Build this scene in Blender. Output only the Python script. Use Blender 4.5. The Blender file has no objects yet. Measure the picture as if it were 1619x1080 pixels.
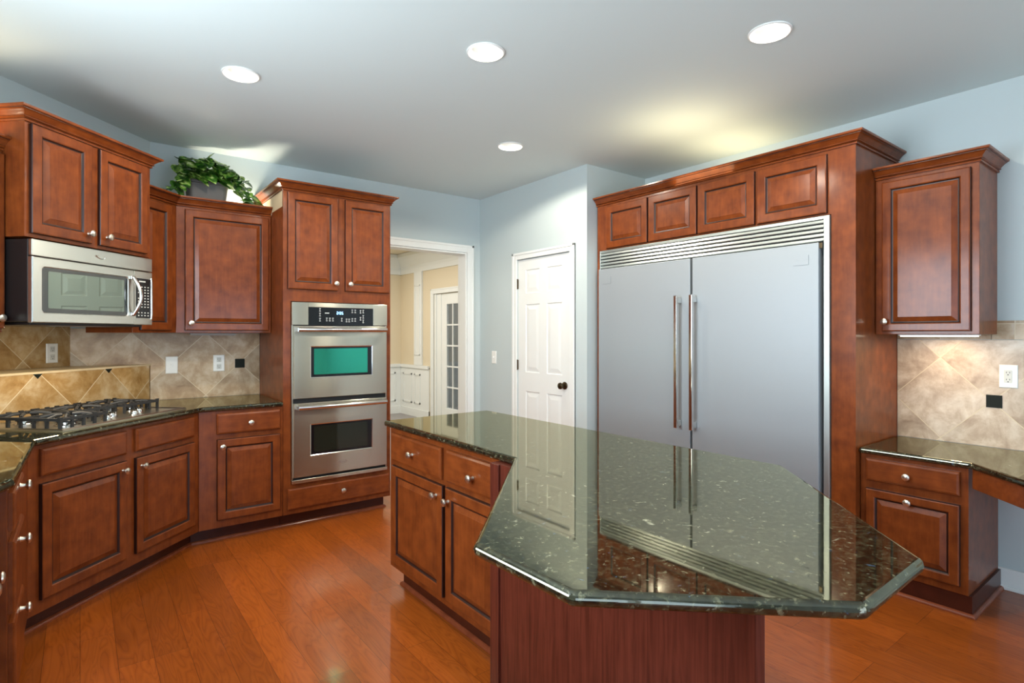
import bpy, bmesh, math, random
from mathutils import Vector, Matrix
PI = math.pi
S2 = math.sqrt(2)
C = bpy.context.scene.collection
SC = bpy.context.scene
random.seed(7)

# ------------------------------------------------------------------ camera, world, light
YAW = math.radians(52.423)
FPX, HORIZON, CAM_H = 887.33, 528.75, 1.39
cam_data = bpy.data.cameras.new('camera')
cam = bpy.data.objects.new('camera', cam_data)
C.objects.link(cam)
cam.location = (0, 0, CAM_H)
cam.rotation_euler = (PI / 2, 0, YAW - PI / 2)
cam_data.sensor_fit = 'HORIZONTAL'
cam_data.sensor_width = 36.0
cam_data.lens = FPX / 1619 * 36.0
cam_data.shift_y = -(540 - HORIZON) / 1619
cam_data.clip_start = 0.02
SC.camera = cam
SC.view_settings.view_transform = 'Standard'
SC.view_settings.look = 'None'
SC.view_settings.gamma = 1.0
SC.view_settings.use_curve_mapping = False
SC.view_settings.exposure = 0.26

world = bpy.data.worlds.new('sky')
SC.world = world
world.use_nodes = True
world.node_tree.nodes['Background'].inputs[0].default_value = (0.62, 0.78, 1.0, 1)
world.node_tree.nodes['Background'].inputs[1].default_value = 3.0


def area(name, loc, direction, sx, sy, power, color, shape='RECTANGLE', spread=PI):
    d = bpy.data.lights.new(name, 'AREA')
    d.shape = shape
    d.size = sx
    if shape in ('RECTANGLE', 'ELLIPSE'):
        d.size_y = sy
    d.energy = power
    d.color = color
    d.spread = spread
    o = bpy.data.objects.new(name, d)
    C.objects.link(o)
    o.location = loc
    o.rotation_euler = Vector(direction).to_track_quat('-Z', 'Y').to_euler()
    return o


CZ = 2.78                     # ceiling
DAY = (0.84, 0.92, 1.0)
WARM = (1.0, 0.72, 0.42)
# daylight entering through the window over the sink and through the glass doors behind the camera
area('sink_window_daylight', (-0.98, 1.85, 1.72), (1, -0.2, 0.40), 1.8, 1.34, 86, DAY)
area('bay_blue_fill', (-0.98, -1.6, 1.2), (1, 0.25, -0.05), 2.1, 1.7, 14, (0.50, 0.72, 1.0))  # added unseen source, blue fill for the refrigerator and desk wall
area('patio_daylight', (1.6, -3.25, 1.15), (0, 1, 1.3), 3.2, 2.0, 28, (0.80, 0.90, 1.0))
area('dining_fill', (2.6, 7.2, 2.74), (0, 0, -1), 2.0, 2.6, 70, (1.0, 0.97, 0.94))  # unseen area panel under the dining ceiling, lights that room
area('study_fill', (6.2, 7.4, 2.6), (0, 0, -1), 1.0, 1.0, 40, (0.9, 0.95, 1.0))  # unseen panel under the study ceiling, added to brighten that room
# unseen fill lights added behind the camera, aimed up to brighten the ceiling
area('ceiling_fill_sink', (-0.55, 0.2, 2.33), (0.2, 0, 1), 0.2, 0.8, 14, (0.92, 0.96, 1.0))
area('ceiling_fill_desk', (3.70, -1.3, 2.33), (-0.2, 0, 1), 0.2, 0.8, 16, (1.0, 0.98, 0.92))
# lamps lying on top of the cabinets, behind their crowns
area('top_lamp_fridge', (3.62, 2.25, 2.475), (-0.1, 0, 1), 0.45, 1.5, 5.5, (1.0, 0.82, 0.50))
area('top_lamp_upper', (1.0, 4.66, 2.31), (-0.15, -0.1, 1), 0.06, 0.05, 2.6, (1.0, 0.90, 0.74))
area('top_lamp_left', (-0.45, 3.55, 2.30), (0.25, -0.1, 1), 0.12, 0.12, 1.6, (1.0, 0.80, 0.55))


# ------------------------------------------------------------------ materials
def s(r, g, b):
    def f(v):
        v /= 255.0
        return v / 12.92 if v <= 0.04045 else ((v + 0.055) / 1.055) ** 2.4
    return (f(r), f(g), f(b), 1.0)


def new_mat(name):
    m = bpy.data.materials.new(name)
    m.use_nodes = True
    nt = m.node_tree
    return m, nt, nt.nodes['Principled BSDF']


def P(b, **k):
    names = {'color': 'Base Color', 'rough': 'Roughness', 'metal': 'Metallic', 'coat': 'Coat Weight', 'coatr': 'Coat Roughness',
             'spec': 'Specular IOR Level', 'ior': 'IOR', 'emit': 'Emission Color', 'emits': 'Emission Strength',
             'aniso': 'Anisotropic', 'trans': 'Transmission Weight', 'tint': 'Specular Tint', 'sss': 'Subsurface Weight'}
    for a, v in k.items():
        b.inputs[names[a]].default_value = v


def node(nt, t, **k):
    n = nt.nodes.new(t)
    for a, v in k.items():
        setattr(n, a, v)
    return n


def plain(name, color, rough=0.5, **k):
    m, nt, b = new_mat(name)
    P(b, color=color, rough=rough, **k)
    return m


def ramp(nt, stops):
    r = node(nt, 'ShaderNodeValToRGB')
    e = r.color_ramp.elements
    while len(e) < len(stops):
        e.new(0.5)
    for i, (p, c) in enumerate(stops):
        e[i].position = p
        e[i].color = c
    return r


def mapping(nt, scale=(1, 1, 1), rot=(0, 0, 0), loc=(0, 0, 0), rnd=False, coord='Object'):
    tc = node(nt, 'ShaderNodeTexCoord')
    mp = node(nt, 'ShaderNodeMapping')
    mp.inputs['Scale'].default_value = scale
    mp.inputs['Rotation'].default_value = rot
    mp.inputs['Location'].default_value = loc
    src = tc.outputs[coord]
    if rnd:
        oi = node(nt, 'ShaderNodeObjectInfo')
        mul = node(nt, 'ShaderNodeMath', operation='MULTIPLY')
        mul.inputs[1].default_value = 37.0
        nt.links.new(oi.outputs['Random'], mul.inputs[0])
        add = node(nt, 'ShaderNodeVectorMath', operation='ADD')
        nt.links.new(src, add.inputs[0])
        nt.links.new(mul.outputs[0], add.inputs[1])
        src = add.outputs[0]
    nt.links.new(src, mp.inputs['Vector'])
    return mp


def wall_paint(name, c, rough=0.55):
    m, nt, b = new_mat(name)
    mp = mapping(nt, (1, 1, 1))
    n = node(nt, 'ShaderNodeTexNoise')
    n.inputs['Scale'].default_value = 260
    n.inputs['Detail'].default_value = 2
    nt.links.new(mp.outputs[0], n.inputs['Vector'])
    bp = node(nt, 'ShaderNodeBump')
    bp.inputs['Strength'].default_value = 0.06
    bp.inputs['Distance'].default_value = 0.001
    nt.links.new(n.outputs['Fac'], bp.inputs['Height'])
    nt.links.new(bp.outputs[0], b.inputs['Normal'])
    P(b, color=c, rough=rough)
    return m


def wood(name, dark, light, scale, rough=0.42, coat=0.45, grain=0.35):
    m, nt, b = new_mat(name)
    mp = mapping(nt, scale, rnd=True)
    n1 = node(nt, 'ShaderNodeTexNoise')
    n1.inputs['Scale'].default_value = 6
    n1.inputs['Detail'].default_value = 5
    n1.inputs['Distortion'].default_value = 0.8
    nt.links.new(mp.outputs[0], n1.inputs['Vector'])
    mp2 = mapping(nt, (1, 1, 1), rnd=True)
    n2 = node(nt, 'ShaderNodeTexNoise')          # cloudy stain, as on cherry maple
    n2.inputs['Scale'].default_value = 14
    n2.inputs['Detail'].default_value = 3
    nt.links.new(mp2.outputs[0], n2.inputs['Vector'])
    mx = node(nt, 'ShaderNodeMix', data_type='FLOAT')
    mx.inputs[0].default_value = grain
    nt.links.new(n2.outputs['Fac'], mx.inputs[2])
    nt.links.new(n1.outputs['Fac'], mx.inputs[3])
    r = ramp(nt, [(0.30, dark), (0.70, light)])
    nt.links.new(mx.outputs[0], r.inputs[0])
    nt.links.new(r.outputs[0], b.inputs['Base Color'])
    P(b, rough=rough, coat=coat, coatr=0.16, spec=0.12)
    return m


W_D, W_L = s(92, 41, 15), s(132, 66, 26)
WOOD = wood('cherry_vertical', W_D, W_L, (9, 9, 0.9))
WOODH = wood('cherry_horizontal', W_D, W_L, (0.9, 9, 9))
WOODP = wood('cherry_panel', s(70, 29, 19), s(102, 47, 33), (13, 13, 0.6), grain=0.85)
GLAZE_SHADE = plain('cherry_glaze_and_gap_shade', s(38, 15, 8), 0.4)
SHOE = wood('cherry_shoe_moulding', s(112, 54, 30), s(140, 72, 42), (3, 3, 3))
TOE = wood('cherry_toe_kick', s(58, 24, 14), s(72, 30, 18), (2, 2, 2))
CABIN = plain('cabinet_raw_side', s(196, 176, 140), 0.6)

WALL = wall_paint('pale_blue_paint', s(192, 203, 201))
CEIL = wall_paint('ceiling_paint', s(208, 220, 217), 0.7)
BEIGE = wall_paint('beige_paint', s(222, 208, 178))
WHITE = plain('white_gloss_paint', s(232, 234, 228), 0.35)
PLASTIC = plain('white_plastic', s(238, 238, 230), 0.3)
SOCKET = plain('ivory_plastic', s(206, 206, 196), 0.4)
SLOT = plain('dark_slot', s(40, 40, 40), 0.5)
BLACK = plain('black_gloss', s(16, 16, 18), 0.12)
IRON = plain('cast_iron', s(38, 38, 38), 0.55)
RUBBER = plain('dark_gap', s(14, 14, 14), 0.6)
BRONZE = plain('aged_bronze', s(86, 74, 56), 0.3, metal=1.0)
NICKEL = plain('brushed_nickel', s(214, 206, 190), 0.32, metal=1.0)
CHROME = plain('polished_steel', s(215, 212, 206), 0.12, metal=1.0)
GREYROOM = wall_paint('grey_paint', s(120, 124, 126))
CARPET = plain('grey_carpet', s(150, 146, 142), 0.9)


def steel(name, color, rough, stretch, tangent, aniso=0.75, bump=0.0, metal=1.0):
    m, nt, b = new_mat(name)
    mp = mapping(nt, stretch, rnd=True)
    n = node(nt, 'ShaderNodeTexNoise')
    n.inputs['Scale'].default_value = 8
    n.inputs['Detail'].default_value = 4
    nt.links.new(mp.outputs[0], n.inputs['Vector'])
    mr = node(nt, 'ShaderNodeMapRange')
    mr.inputs['To Min'].default_value = rough - 0.012
    mr.inputs['To Max'].default_value = rough + 0.012
    nt.links.new(n.outputs['Fac'], mr.inputs['Value'])
    nt.links.new(mr.outputs[0], b.inputs['Roughness'])
    bp = node(nt, 'ShaderNodeBump')
    bp.inputs['Strength'].default_value = bump
    bp.inputs['Distance'].default_value = 0.001
    nt.links.new(n.outputs['Fac'], bp.inputs['Height'])
    nt.links.new(bp.outputs[0], b.inputs['Normal'])
    vt = node(nt, 'ShaderNodeVectorTransform', vector_type='VECTOR', convert_from='OBJECT', convert_to='WORLD')
    vt.inputs[0].default_value = tangent
    nt.links.new(vt.outputs[0], b.inputs['Tangent'])
    P(b, color=color, metal=metal, aniso=aniso)
    return m


STEEL = steel('brushed_steel_horizontal', s(200, 194, 178), 0.21, (0.6, 60, 60), (0, 0, 1), aniso=0.97)
STEELM = steel('brushed_steel_microwave', s(214, 216, 208), 0.30, (0.6, 60, 60), (0, 0, 1))
STEELV = steel('brushed_steel_vertical', s(158, 164, 166), 0.48, (60, 60, 0.5), (1, 0, 0), aniso=0.6, metal=0.45)
GRILLE = plain('grille_steel', s(196, 204, 200), 0.35, metal=0.9)


def granite(name):
    m, nt, b = new_mat(name)
    mp = mapping(nt, (1, 1, 1))

    def noise(scale, detail=4, dist=0.0, rough=0.6):
        n = node(nt, 'ShaderNodeTexNoise')
        n.inputs['Scale'].default_value = scale
        n.inputs['Detail'].default_value = detail
        n.inputs['Roughness'].default_value = rough
        n.inputs['Distortion'].default_value = dist
        nt.links.new(mp.outputs[0], n.inputs['Vector'])
        return n

    def over(below, fac, col):
        mx = node(nt, 'ShaderNodeMix', data_type='RGBA')
        nt.links.new(fac, mx.inputs[0])
        nt.links.new(below, mx.inputs[6])
        mx.inputs[7].default_value = col
        return mx.outputs[2]

    def step(src, a, c):
        mr = node(nt, 'ShaderNodeMapRange')
        mr.inputs['From Min'].default_value = a
        mr.inputs['From Max'].default_value = c
        nt.links.new(src, mr.inputs['Value'])
        return mr.outputs[0]
    r0 = ramp(nt, [(0.34, s(11, 13, 10)), (0.50, s(28, 28, 19)), (0.66, s(60, 60, 42))])
    nt.links.new(noise(75, 7).outputs['Fac'], r0.inputs[0])
    c = over(r0.outputs[0], step(noise(60, 4, 0.3).outputs['Fac'], 0.58, 0.70), s(106, 104, 80))      # pale olive crystals
    mp2 = mapping(nt, (1, 1, 1), loc=(3.7, 1.9, 5.1))
    n3 = noise(42, 3, 0.3)
    nt.links.new(mp2.outputs[0], n3.inputs['Vector'])
    c = over(c, step(n3.outputs['Fac'], 0.67, 0.74), s(58, 82, 102))                                  # blue pearl
    n4 = noise(24, 4, 0.4)
    nt.links.new(mp2.outputs[0], n4.inputs['Vector'])
    c = over(c, step(n4.outputs['Fac'], 0.665, 0.76), s(164, 162, 136))
    nt.links.new(c, b.inputs['Base Color'])
    P(b, rough=0.6, spec=0.0)
    gl = node(nt, 'ShaderNodeBsdfGlossy')
    gl.inputs['Color'].default_value = (0.95, 0.92, 0.72, 1)
    gl.inputs['Roughness'].default_value = 0.03
    fr = node(nt, 'ShaderNodeFresnel')
    fr.inputs['IOR'].default_value = 1.95
    mx = node(nt, 'ShaderNodeMixShader')
    nt.links.new(fr.outputs[0], mx.inputs[0])
    nt.links.new(b.outputs[0], mx.inputs[1])
    nt.links.new(gl.outputs[0], mx.inputs[2])
    nt.links.new(mx.outputs[0], nt.nodes['Material Output'].inputs['Surface'])
    return m


GRANITE = granite('dark_green_granite')
ACCENT = plain('black_green_accent', s(26, 30, 24), 0.5, spec=0.15)


def tile(name, side, rot45=True, warm=0.0, v0=0.74, v1=1.10):
    m, nt, b = new_mat(name)
    mp = mapping(nt, (1 / side,) * 3, rot=(0, PI / 4 if rot45 else 0, 0))
    sx = node(nt, 'ShaderNodeSeparateXYZ')
    nt.links.new(mp.outputs[0], sx.inputs[0])
    cells = []
    edges = []
    for ax in (0, 2):
        fl = node(nt, 'ShaderNodeMath', operation='FLOOR')
        nt.links.new(sx.outputs[ax], fl.inputs[0])
        cells.append(fl)
        fr = node(nt, 'ShaderNodeMath', operation='FRACT')
        nt.links.new(sx.outputs[ax], fr.inputs[0])
        pp = node(nt, 'ShaderNodeMath', operation='PINGPONG')
        pp.inputs[1].default_value = 0.5
        nt.links.new(fr.outputs[0], pp.inputs[0])
        edges.append(pp)
    mn = node(nt, 'ShaderNodeMath', operation='MINIMUM')
    nt.links.new(edges[0].outputs[0], mn.inputs[0])
    nt.links.new(edges[1].outputs[0], mn.inputs[1])
    lt = node(nt, 'ShaderNodeMath', operation='LESS_THAN')
    lt.inputs[1].default_value = 0.0022 / side
    nt.links.new(mn.outputs[0], lt.inputs[0])
    cv = node(nt, 'ShaderNodeCombineXYZ')
    nt.links.new(cells[0].outputs[0], cv.inputs[0])
    nt.links.new(cells[1].outputs[0], cv.inputs[1])
    wn = node(nt, 'ShaderNodeTexWhiteNoise', noise_dimensions='3D')
    nt.links.new(cv.outputs[0], wn.inputs['Vector'])
    # stone clouding that is different on every tile
    tc = node(nt, 'ShaderNodeTexCoord')
    off = node(nt, 'ShaderNodeVectorMath', operation='MULTIPLY_ADD')
    off.inputs[1].default_value = (9, 9, 9)
    nt.links.new(wn.outputs['Color'], off.inputs[0])
    nt.links.new(tc.outputs['Object'], off.inputs[2])
    n = node(nt, 'ShaderNodeTexNoise')
    n.inputs['Scale'].default_value = 7
    n.inputs['Detail'].default_value = 7
    n.inputs['Roughness'].default_value = 0.65
    n.inputs['Distortion'].default_value = 0.35
    nt.links.new(off.outputs[0], n.inputs['Vector'])
    r = ramp(nt, [(0.30, s(146, 116, 82)), (0.46, s(178, 150, 114)), (0.58, s(200, 178, 146)), (0.72, s(216, 202, 178))])
    nt.links.new(n.outputs['Fac'], r.inputs[0])
    hs = node(nt, 'ShaderNodeHueSaturation')
    mr = node(nt, 'ShaderNodeMapRange')
    mr.inputs['To Min'].default_value = v0
    mr.inputs['To Max'].default_value = v1
    nt.links.new(wn.outputs['Value'], mr.inputs['Value'])
    nt.links.new(mr.outputs[0], hs.inputs['Value'])
    hs.inputs['Saturation'].default_value = 1.0 + warm
    nt.links.new(r.outputs[0], hs.inputs['Color'])
    mx = node(nt, 'ShaderNodeMix', data_type='RGBA')
    nt.links.new(lt.outputs[0], mx.inputs[0])
    nt.links.new(hs.outputs[0], mx.inputs[6])
    mx.inputs[7].default_value = s(206, 190, 158)
    nt.links.new(mx.outputs[2], b.inputs['Base Color'])
    bp = node(nt, 'ShaderNodeBump')
    bp.inputs['Strength'].default_value = 0.25
    bp.inputs['Distance'].default_value = 0.002
    inv = node(nt, 'ShaderNodeMath', operation='SUBTRACT')
    inv.inputs[0].default_value = 1.0
    nt.links.new(lt.outputs[0], inv.inputs[1])
    nt.links.new(inv.outputs[0], bp.inputs['Height'])
    nt.links.new(bp.outputs[0], b.inputs['Normal'])
    P(b, rough=0.38)
    return m


TILE = tile('travertine_diamond_tile', 0.332)
TILEW = tile('travertine_diamond_tile_golden', 0.332, warm=0.25)
TILES = tile('travertine_border_tile', 0.332, rot45=False)
TILEC = tile('cream_diamond_tile', 0.332, warm=-0.25, v0=0.98, v1=1.14)


def floor_mat():
    m, nt, b = new_mat('cherry_plank_floor')
    mp = mapping(nt, (1, 1, 1), rot=(0, 0, PI / 2))
    br = node(nt, 'ShaderNodeTexBrick')
    br.offset = 0.37
    br.offset_frequency = 3
    br.squash = 1.0
    br.inputs['Scale'].default_value = 1.0
    br.inputs['Brick Width'].default_value = 0.95
    br.inputs['Row Height'].default_value = 0.127
    br.inputs['Mortar Size'].default_value = 0.0008
    br.inputs['Mortar Smooth'].default_value = 0.1
    br.inputs['Bias'].default_value = 0.0
    br.inputs['Color1'].default_value = (0, 0, 0, 1)
    br.inputs['Color2'].default_value = (1, 1, 1, 1)
    br.inputs['Mortar'].default_value = (0.5, 0.5, 0.5, 1)
    nt.links.new(mp.outputs[0], br.inputs['Vector'])
    # grain, shifted plank by plank
    tc = node(nt, 'ShaderNodeTexCoord')
    off = node(nt, 'ShaderNodeVectorMath', operation='MULTIPLY_ADD')
    off.inputs[1].default_value = (13, 29, 7)
    nt.links.new(br.outputs['Color'], off.inputs[0])
    nt.links.new(tc.outputs['Object'], off.inputs[2])
    mp2 = node(nt, 'ShaderNodeMapping')
    mp2.inputs['Scale'].default_value = (9, 1.1, 1)
    nt.links.new(off.outputs[0], mp2.inputs['Vector'])
    n = node(nt, 'ShaderNodeTexNoise')
    n.inputs['Scale'].default_value = 1.6
    n.inputs['Detail'].default_value = 2
    n.inputs['Distortion'].default_value = 0.6
    nt.links.new(mp2.outputs[0], n.inputs['Vector'])
    mul = node(nt, 'ShaderNodeMath', operation='MULTIPLY')
    mul.inputs[1].default_value = 11.0
    nt.links.new(n.outputs['Fac'], mul.inputs[0])
    fr = node(nt, 'ShaderNodeMath', operation='FRACT')
    nt.links.new(mul.outputs[0], fr.inputs[0])
    r = ramp(nt, [(0.0, s(136, 63, 19)), (0.10, s(152, 74, 22)), (0.6, s(165, 83, 26)), (1.0, s(150, 73, 21))])
    nt.links.new(fr.outputs[0], r.inputs[0])
    hs = node(nt, 'ShaderNodeHueSaturation')
    mr = node(nt, 'ShaderNodeMapRange')
    mr.inputs['To Min'].default_value = 0.78
    mr.inputs['To Max'].default_value = 1.12
    nt.links.new(br.outputs['Color'], mr.inputs['Value'])
    nt.links.new(mr.outputs[0], hs.inputs['Value'])
    nt.links.new(r.outputs[0], hs.inputs['Color'])
    mx = node(nt, 'ShaderNodeMix', data_type='RGBA')
    nt.links.new(br.outputs['Fac'], mx.inputs[0])
    nt.links.new(hs.outputs[0], mx.inputs[6])
    mx.inputs[7].default_value = s(78, 34, 12)
    nt.links.new(mx.outputs[2], b.inputs['Base Color'])
    bp = node(nt, 'ShaderNodeBump')
    bp.inputs['Strength'].default_value = 0.3
    bp.inputs['Distance'].default_value = 0.001
    inv = node(nt, 'ShaderNodeMath', operation='SUBTRACT')
    inv.inputs[0].default_value = 1.0
    nt.links.new(br.outputs['Fac'], inv.inputs[1])
    nt.links.new(inv.outputs[0], bp.inputs['Height'])
    nt.links.new(bp.outputs[0], b.inputs['Normal'])
    P(b, rough=0.3, spec=0.25, coat=0.4, coatr=0.12)
    return m


FLOOR = floor_mat()


def emit(name, color, strength):
    m, nt, b = new_mat(name)
    P(b, color=(0.9, 0.9, 0.9, 1), emit=color, emits=strength)
    return m


LENS = emit('lamp_lens', (1.0, 0.96, 0.88, 1), 1.7)
STRIP = emit('under_cabinet_lens', (1.0, 0.86, 0.62, 1), 6.0)
DIGIT = emit('clock_digits', (0.10, 0.45, 1.0, 1), 3.0)
MARK = plain('printed_marks', s(205, 205, 198), 0.5)
TEAL = plain('oven_glass_teal', s(60, 170, 140), 0.06, metal=0.85)
DKGLASS = plain('oven_glass_dark', s(44, 50, 40), 0.05, metal=0.5, ior=1.8)
MWGLASS = plain('microwave_glass', s(22, 28, 26), 0.05, ior=1.9)
MWSCREEN = plain('microwave_window_screen', s(128, 140, 130), 0.02, metal=0.95)
PANE = plain('french_door_glass', s(235, 240, 240), 0.02, trans=1.0, ior=1.45)
POT = plain('grey_planter', s(88, 84, 80), 0.6)
TRAY = plain('satin_steel', s(190, 187, 178), 0.28, metal=1.0)
LAMPGREY = plain('grey_plastic', s(150, 144, 136), 0.4)
SOIL = plain('soil', s(52, 38, 28), 0.9)


def leaf_mat():
    m, nt, b = new_mat('variegated_leaf')
    mp = mapping(nt, (1, 1, 1))
    n = node(nt, 'ShaderNodeTexNoise')
    n.inputs['Scale'].default_value = 24
    n.inputs['Detail'].default_value = 3
    nt.links.new(mp.outputs[0], n.inputs['Vector'])
    r = ramp(nt, [(0.38, s(28, 66, 18)), (0.50, s(58, 108, 30)), (0.60, s(140, 176, 72)), (0.70, s(214, 220, 168))])
    nt.links.new(n.outputs['Fac'], r.inputs[0])
    nt.links.new(r.outputs[0], b.inputs['Base Color'])
    P(b, rough=0.35, sss=0.0)
    return m


LEAF = leaf_mat()
STEM = plain('vine_stem', s(86, 110, 48), 0.6)


# ------------------------------------------------------------------ mesh building
class G:
    def __init__(self):
        self.bm = bmesh.new()

    def quad(self, pts, m=0, smooth=False):
        f = self.bm.faces.new([self.bm.verts.new(p) for p in pts])
        f.material_index = m
        f.smooth = smooth
        return f

    def box(self, x0, x1, y0, y1, z0, z1, m=0):
        v = [self.bm.verts.new(p) for p in
             ((x0, y0, z0), (x1, y0, z0), (x1, y1, z0), (x0, y1, z0), (x0, y0, z1), (x1, y0, z1), (x1, y1, z1), (x0, y1, z1))]
        for q in ((0, 3, 2, 1), (4, 5, 6, 7), (0, 1, 5, 4), (1, 2, 6, 5), (2, 3, 7, 6), (3, 0, 4, 7)):
            f = self.bm.faces.new([v[i] for i in q])
            f.material_index = m
        return self

    def prism(self, poly, z0, z1, m=0, M=None):
        """poly counter-clockwise seen from +z; M maps the local prism elsewhere"""
        lo = [Vector((x, y, z0)) for x, y in poly]
        hi = [Vector((x, y, z1)) for x, y in poly]
        if M:
            lo = [M @ p for p in lo]
            hi = [M @ p for p in hi]
        a = [self.bm.verts.new(p) for p in lo]
        b = [self.bm.verts.new(p) for p in hi]
        n = len(a)
        fs = [self.bm.faces.new(a[::-1]), self.bm.faces.new(b)]
        for i in range(n):
            j = (i + 1) % n
            fs.append(self.bm.faces.new([a[i], a[j], b[j], b[i]]))
        for f in fs:
            f.material_index = m
        return self

    def rings(self, loops, mats, cap=True, smooth=False, closed_back=False):
        """loops: equal-length point lists, skinned one to the next; mats[i] colours the band from loop i to i+1, mats[-1] the cap"""
        vs = [[self.bm.verts.new(p) for p in lp] for lp in loops]
        n = len(vs[0])
        for i in range(len(vs) - 1):
            for k in range(n):
                l = (k + 1) % n
                f = self.bm.faces.new([vs[i][k], vs[i][l], vs[i + 1][l], vs[i + 1][k]])
                f.material_index = mats[i] if i < len(mats) else mats[-1]
                f.smooth = smooth
        if cap:
            f = self.bm.faces.new(vs[-1])
            f.material_index = mats[-1]
        if closed_back:
            f = self.bm.faces.new(vs[0][::-1])
            f.material_index = mats[0]
        return self

    def lathe(self, prof, M=Matrix(), seg=24, m=0, mats=None, capa=True, capb=True):
        """prof: (radius, height) pairs about local +z"""
        loops = []
        for r, h in prof:
            r = max(r, 1e-5)
            loops.append([M @ Vector((r * math.cos(2 * PI * k / seg), r * math.sin(2 * PI * k / seg), h)) for k in range(seg)])
        vs = [[self.bm.verts.new(p) for p in lp] for lp in loops]
        for i in range(len(vs) - 1):
            for k in range(seg):
                l = (k + 1) % seg
                f = self.bm.faces.new([vs[i][k], vs[i][l], vs[i + 1][l], vs[i + 1][k]])
                f.smooth = True
                f.material_index = mats[i] if mats else m
        if capa:
            self.bm.faces.new(vs[0][::-1]).material_index = mats[0] if mats else m
        if capb:
            self.bm.faces.new(vs[-1]).material_index = mats[-1] if mats else m
        return self

    def tube(self, pts, r, seg=10, m=0, flat=1.0, radii=None):
        pts = [Vector(p) for p in pts]
        loops = []
        ref = None
        for i, p in enumerate(pts):
            d = (pts[min(i + 1, len(pts) - 1)] - pts[max(i - 1, 0)]).normalized()
            if ref is None:
                ref = Vector((0, 0, 1)) if abs(d.z) < 0.9 else Vector((1, 0, 0))
            a = d.cross(ref).normalized()
            b = a.cross(d).normalized()
            ref = b
            rr = radii[i] if radii else r
            loops.append([p + a * (rr * math.cos(2 * PI * k / seg)) + b * (rr * flat * math.sin(2 * PI * k / seg)) for k in range(seg)])
        self.rings([l[::-1] for l in loops], [m], cap=True, smooth=True, closed_back=True)
        return self

    def crown(self, path, prof, m=0, z=0.0, mats=None):
        """sweep prof (out, up) along a horizontal path; outward is to the right of travel"""
        P2 = [Vector((x, y)) for x, y in path]
        loops = []
        for i, p in enumerate(P2):
            d0 = (p - P2[i - 1]).normalized() if i else None
            d1 = (P2[i + 1] - p).normalized() if i < len(P2) - 1 else None
            if d0 is None:
                d0 = d1
            if d1 is None:
                d1 = d0
            n0 = Vector((d0.y, -d0.x))
            n1 = Vector((d1.y, -d1.x))
            n = (n0 + n1)
            n = n / max(n.dot(n0), 1e-6) if n.length > 1e-6 else n0
            loops.append([(p.x + n.x * o, p.y + n.y * o, z + u) for o, u in prof])
        vs = [[self.bm.verts.new(q) for q in lp] for lp in loops]
        k = len(prof)
        for i in range(len(vs) - 1):
            for j in range(k):
                l = (j + 1) % k
                f = self.bm.faces.new([vs[i][j], vs[i][l], vs[i + 1][l], vs[i + 1][j]])
                f.material_index = mats[j] if mats else m
        self.bm.faces.new(vs[0][::-1]).material_index = m
        self.bm.faces.new(vs[-1]).material_index = m
        return self

    def out(self, name, mats, parent=None, bevel=0, seg=2, loc=None, rz=0, recalc=True):
        bm = self.bm
        if recalc:
            bmesh.ops.recalc_face_normals(bm, faces=bm.faces)
        for e in bm.edges:
            if len(e.link_faces) == 2 and e.calc_face_angle(0) > math.radians(38):
                e.smooth = False
        me = bpy.data.meshes.new(name)
        bm.to_mesh(me)
        bm.free()
        for mm in (mats if isinstance(mats, (list, tuple)) else [mats]):
            me.materials.append(mm)
        o = bpy.data.objects.new(name, me)
        C.objects.link(o)
        if parent:
            o.parent = parent
        if loc:
            o.location = loc
        o.rotation_euler.z = rz
        if bevel:
            b = o.modifiers.new('soft_edges', 'BEVEL')
            b.width = bevel
            b.segments = seg
            b.limit_method = 'ANGLE'
            b.angle_limit = math.radians(40)
        return o


def thing(name, label, cat, loc=(0, 0, 0), rz=0.0, group=None):
    o = bpy.data.objects.new(name, None)
    C.objects.link(o)
    o.location = loc
    o.rotation_euler.z = rz
    o.empty_display_size = 0.1
    o['label'] = label
    o['category'] = cat
    if group:
        o['group'] = group
    return o


def tag(o, label, cat, group=None):
    o['label'] = label
    o['category'] = cat
    if group:
        o['group'] = group
    return o


def struct(o):
    o['kind'] = 'structure'
    return o


def dup(root, loc, label, group=None):
    r = root.copy()
    C.objects.link(r)
    r.location = loc
    r['label'] = label
    for ch in list(root.children):
        c = ch.copy()
        C.objects.link(c)
        c.parent = r
        for g in list(ch.children):
            d = g.copy()
            C.objects.link(d)
            d.parent = c
    return r


def local(pts, loc, rz):
    M = (Matrix.Translation(loc) @ Matrix.Rotation(rz, 4, 'Z')).inverted()
    return [tuple((M @ Vector((x, y, 0)))[:2]) for x, y in pts]


def diag(t, c):                      # point of the 45 degree corner run: t along the run, c = x - y
    return ((t * S2 + c) / 2, (t * S2 - c) / 2, 0)


# ------------------------------------------------------------------ shell
def wall(name, boxes, mat, prisms=()):
    g = G()
    for b in boxes:
        g.box(*b)
    for p in prisms:
        g.prism(*p)
    return struct(g.out(name, mat))


LX, BY, RX, FY = -0.84, 4.80, 4.01, -3.2
# floor and ceiling
struct(G().box(LX - 0.2, RX + 0.2, FY - 0.2, BY + 0.14, -0.08, 0).out('floor', FLOOR))
struct(G().box(0.4, 7.2, BY + 0.14, 9.4, -0.08, 0).out('floor_dining', CARPET))
LIGHTS = [(0.680, 3.257), (1.581, 2.267), (2.512, 1.322), (2.516, 3.290)]


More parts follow.
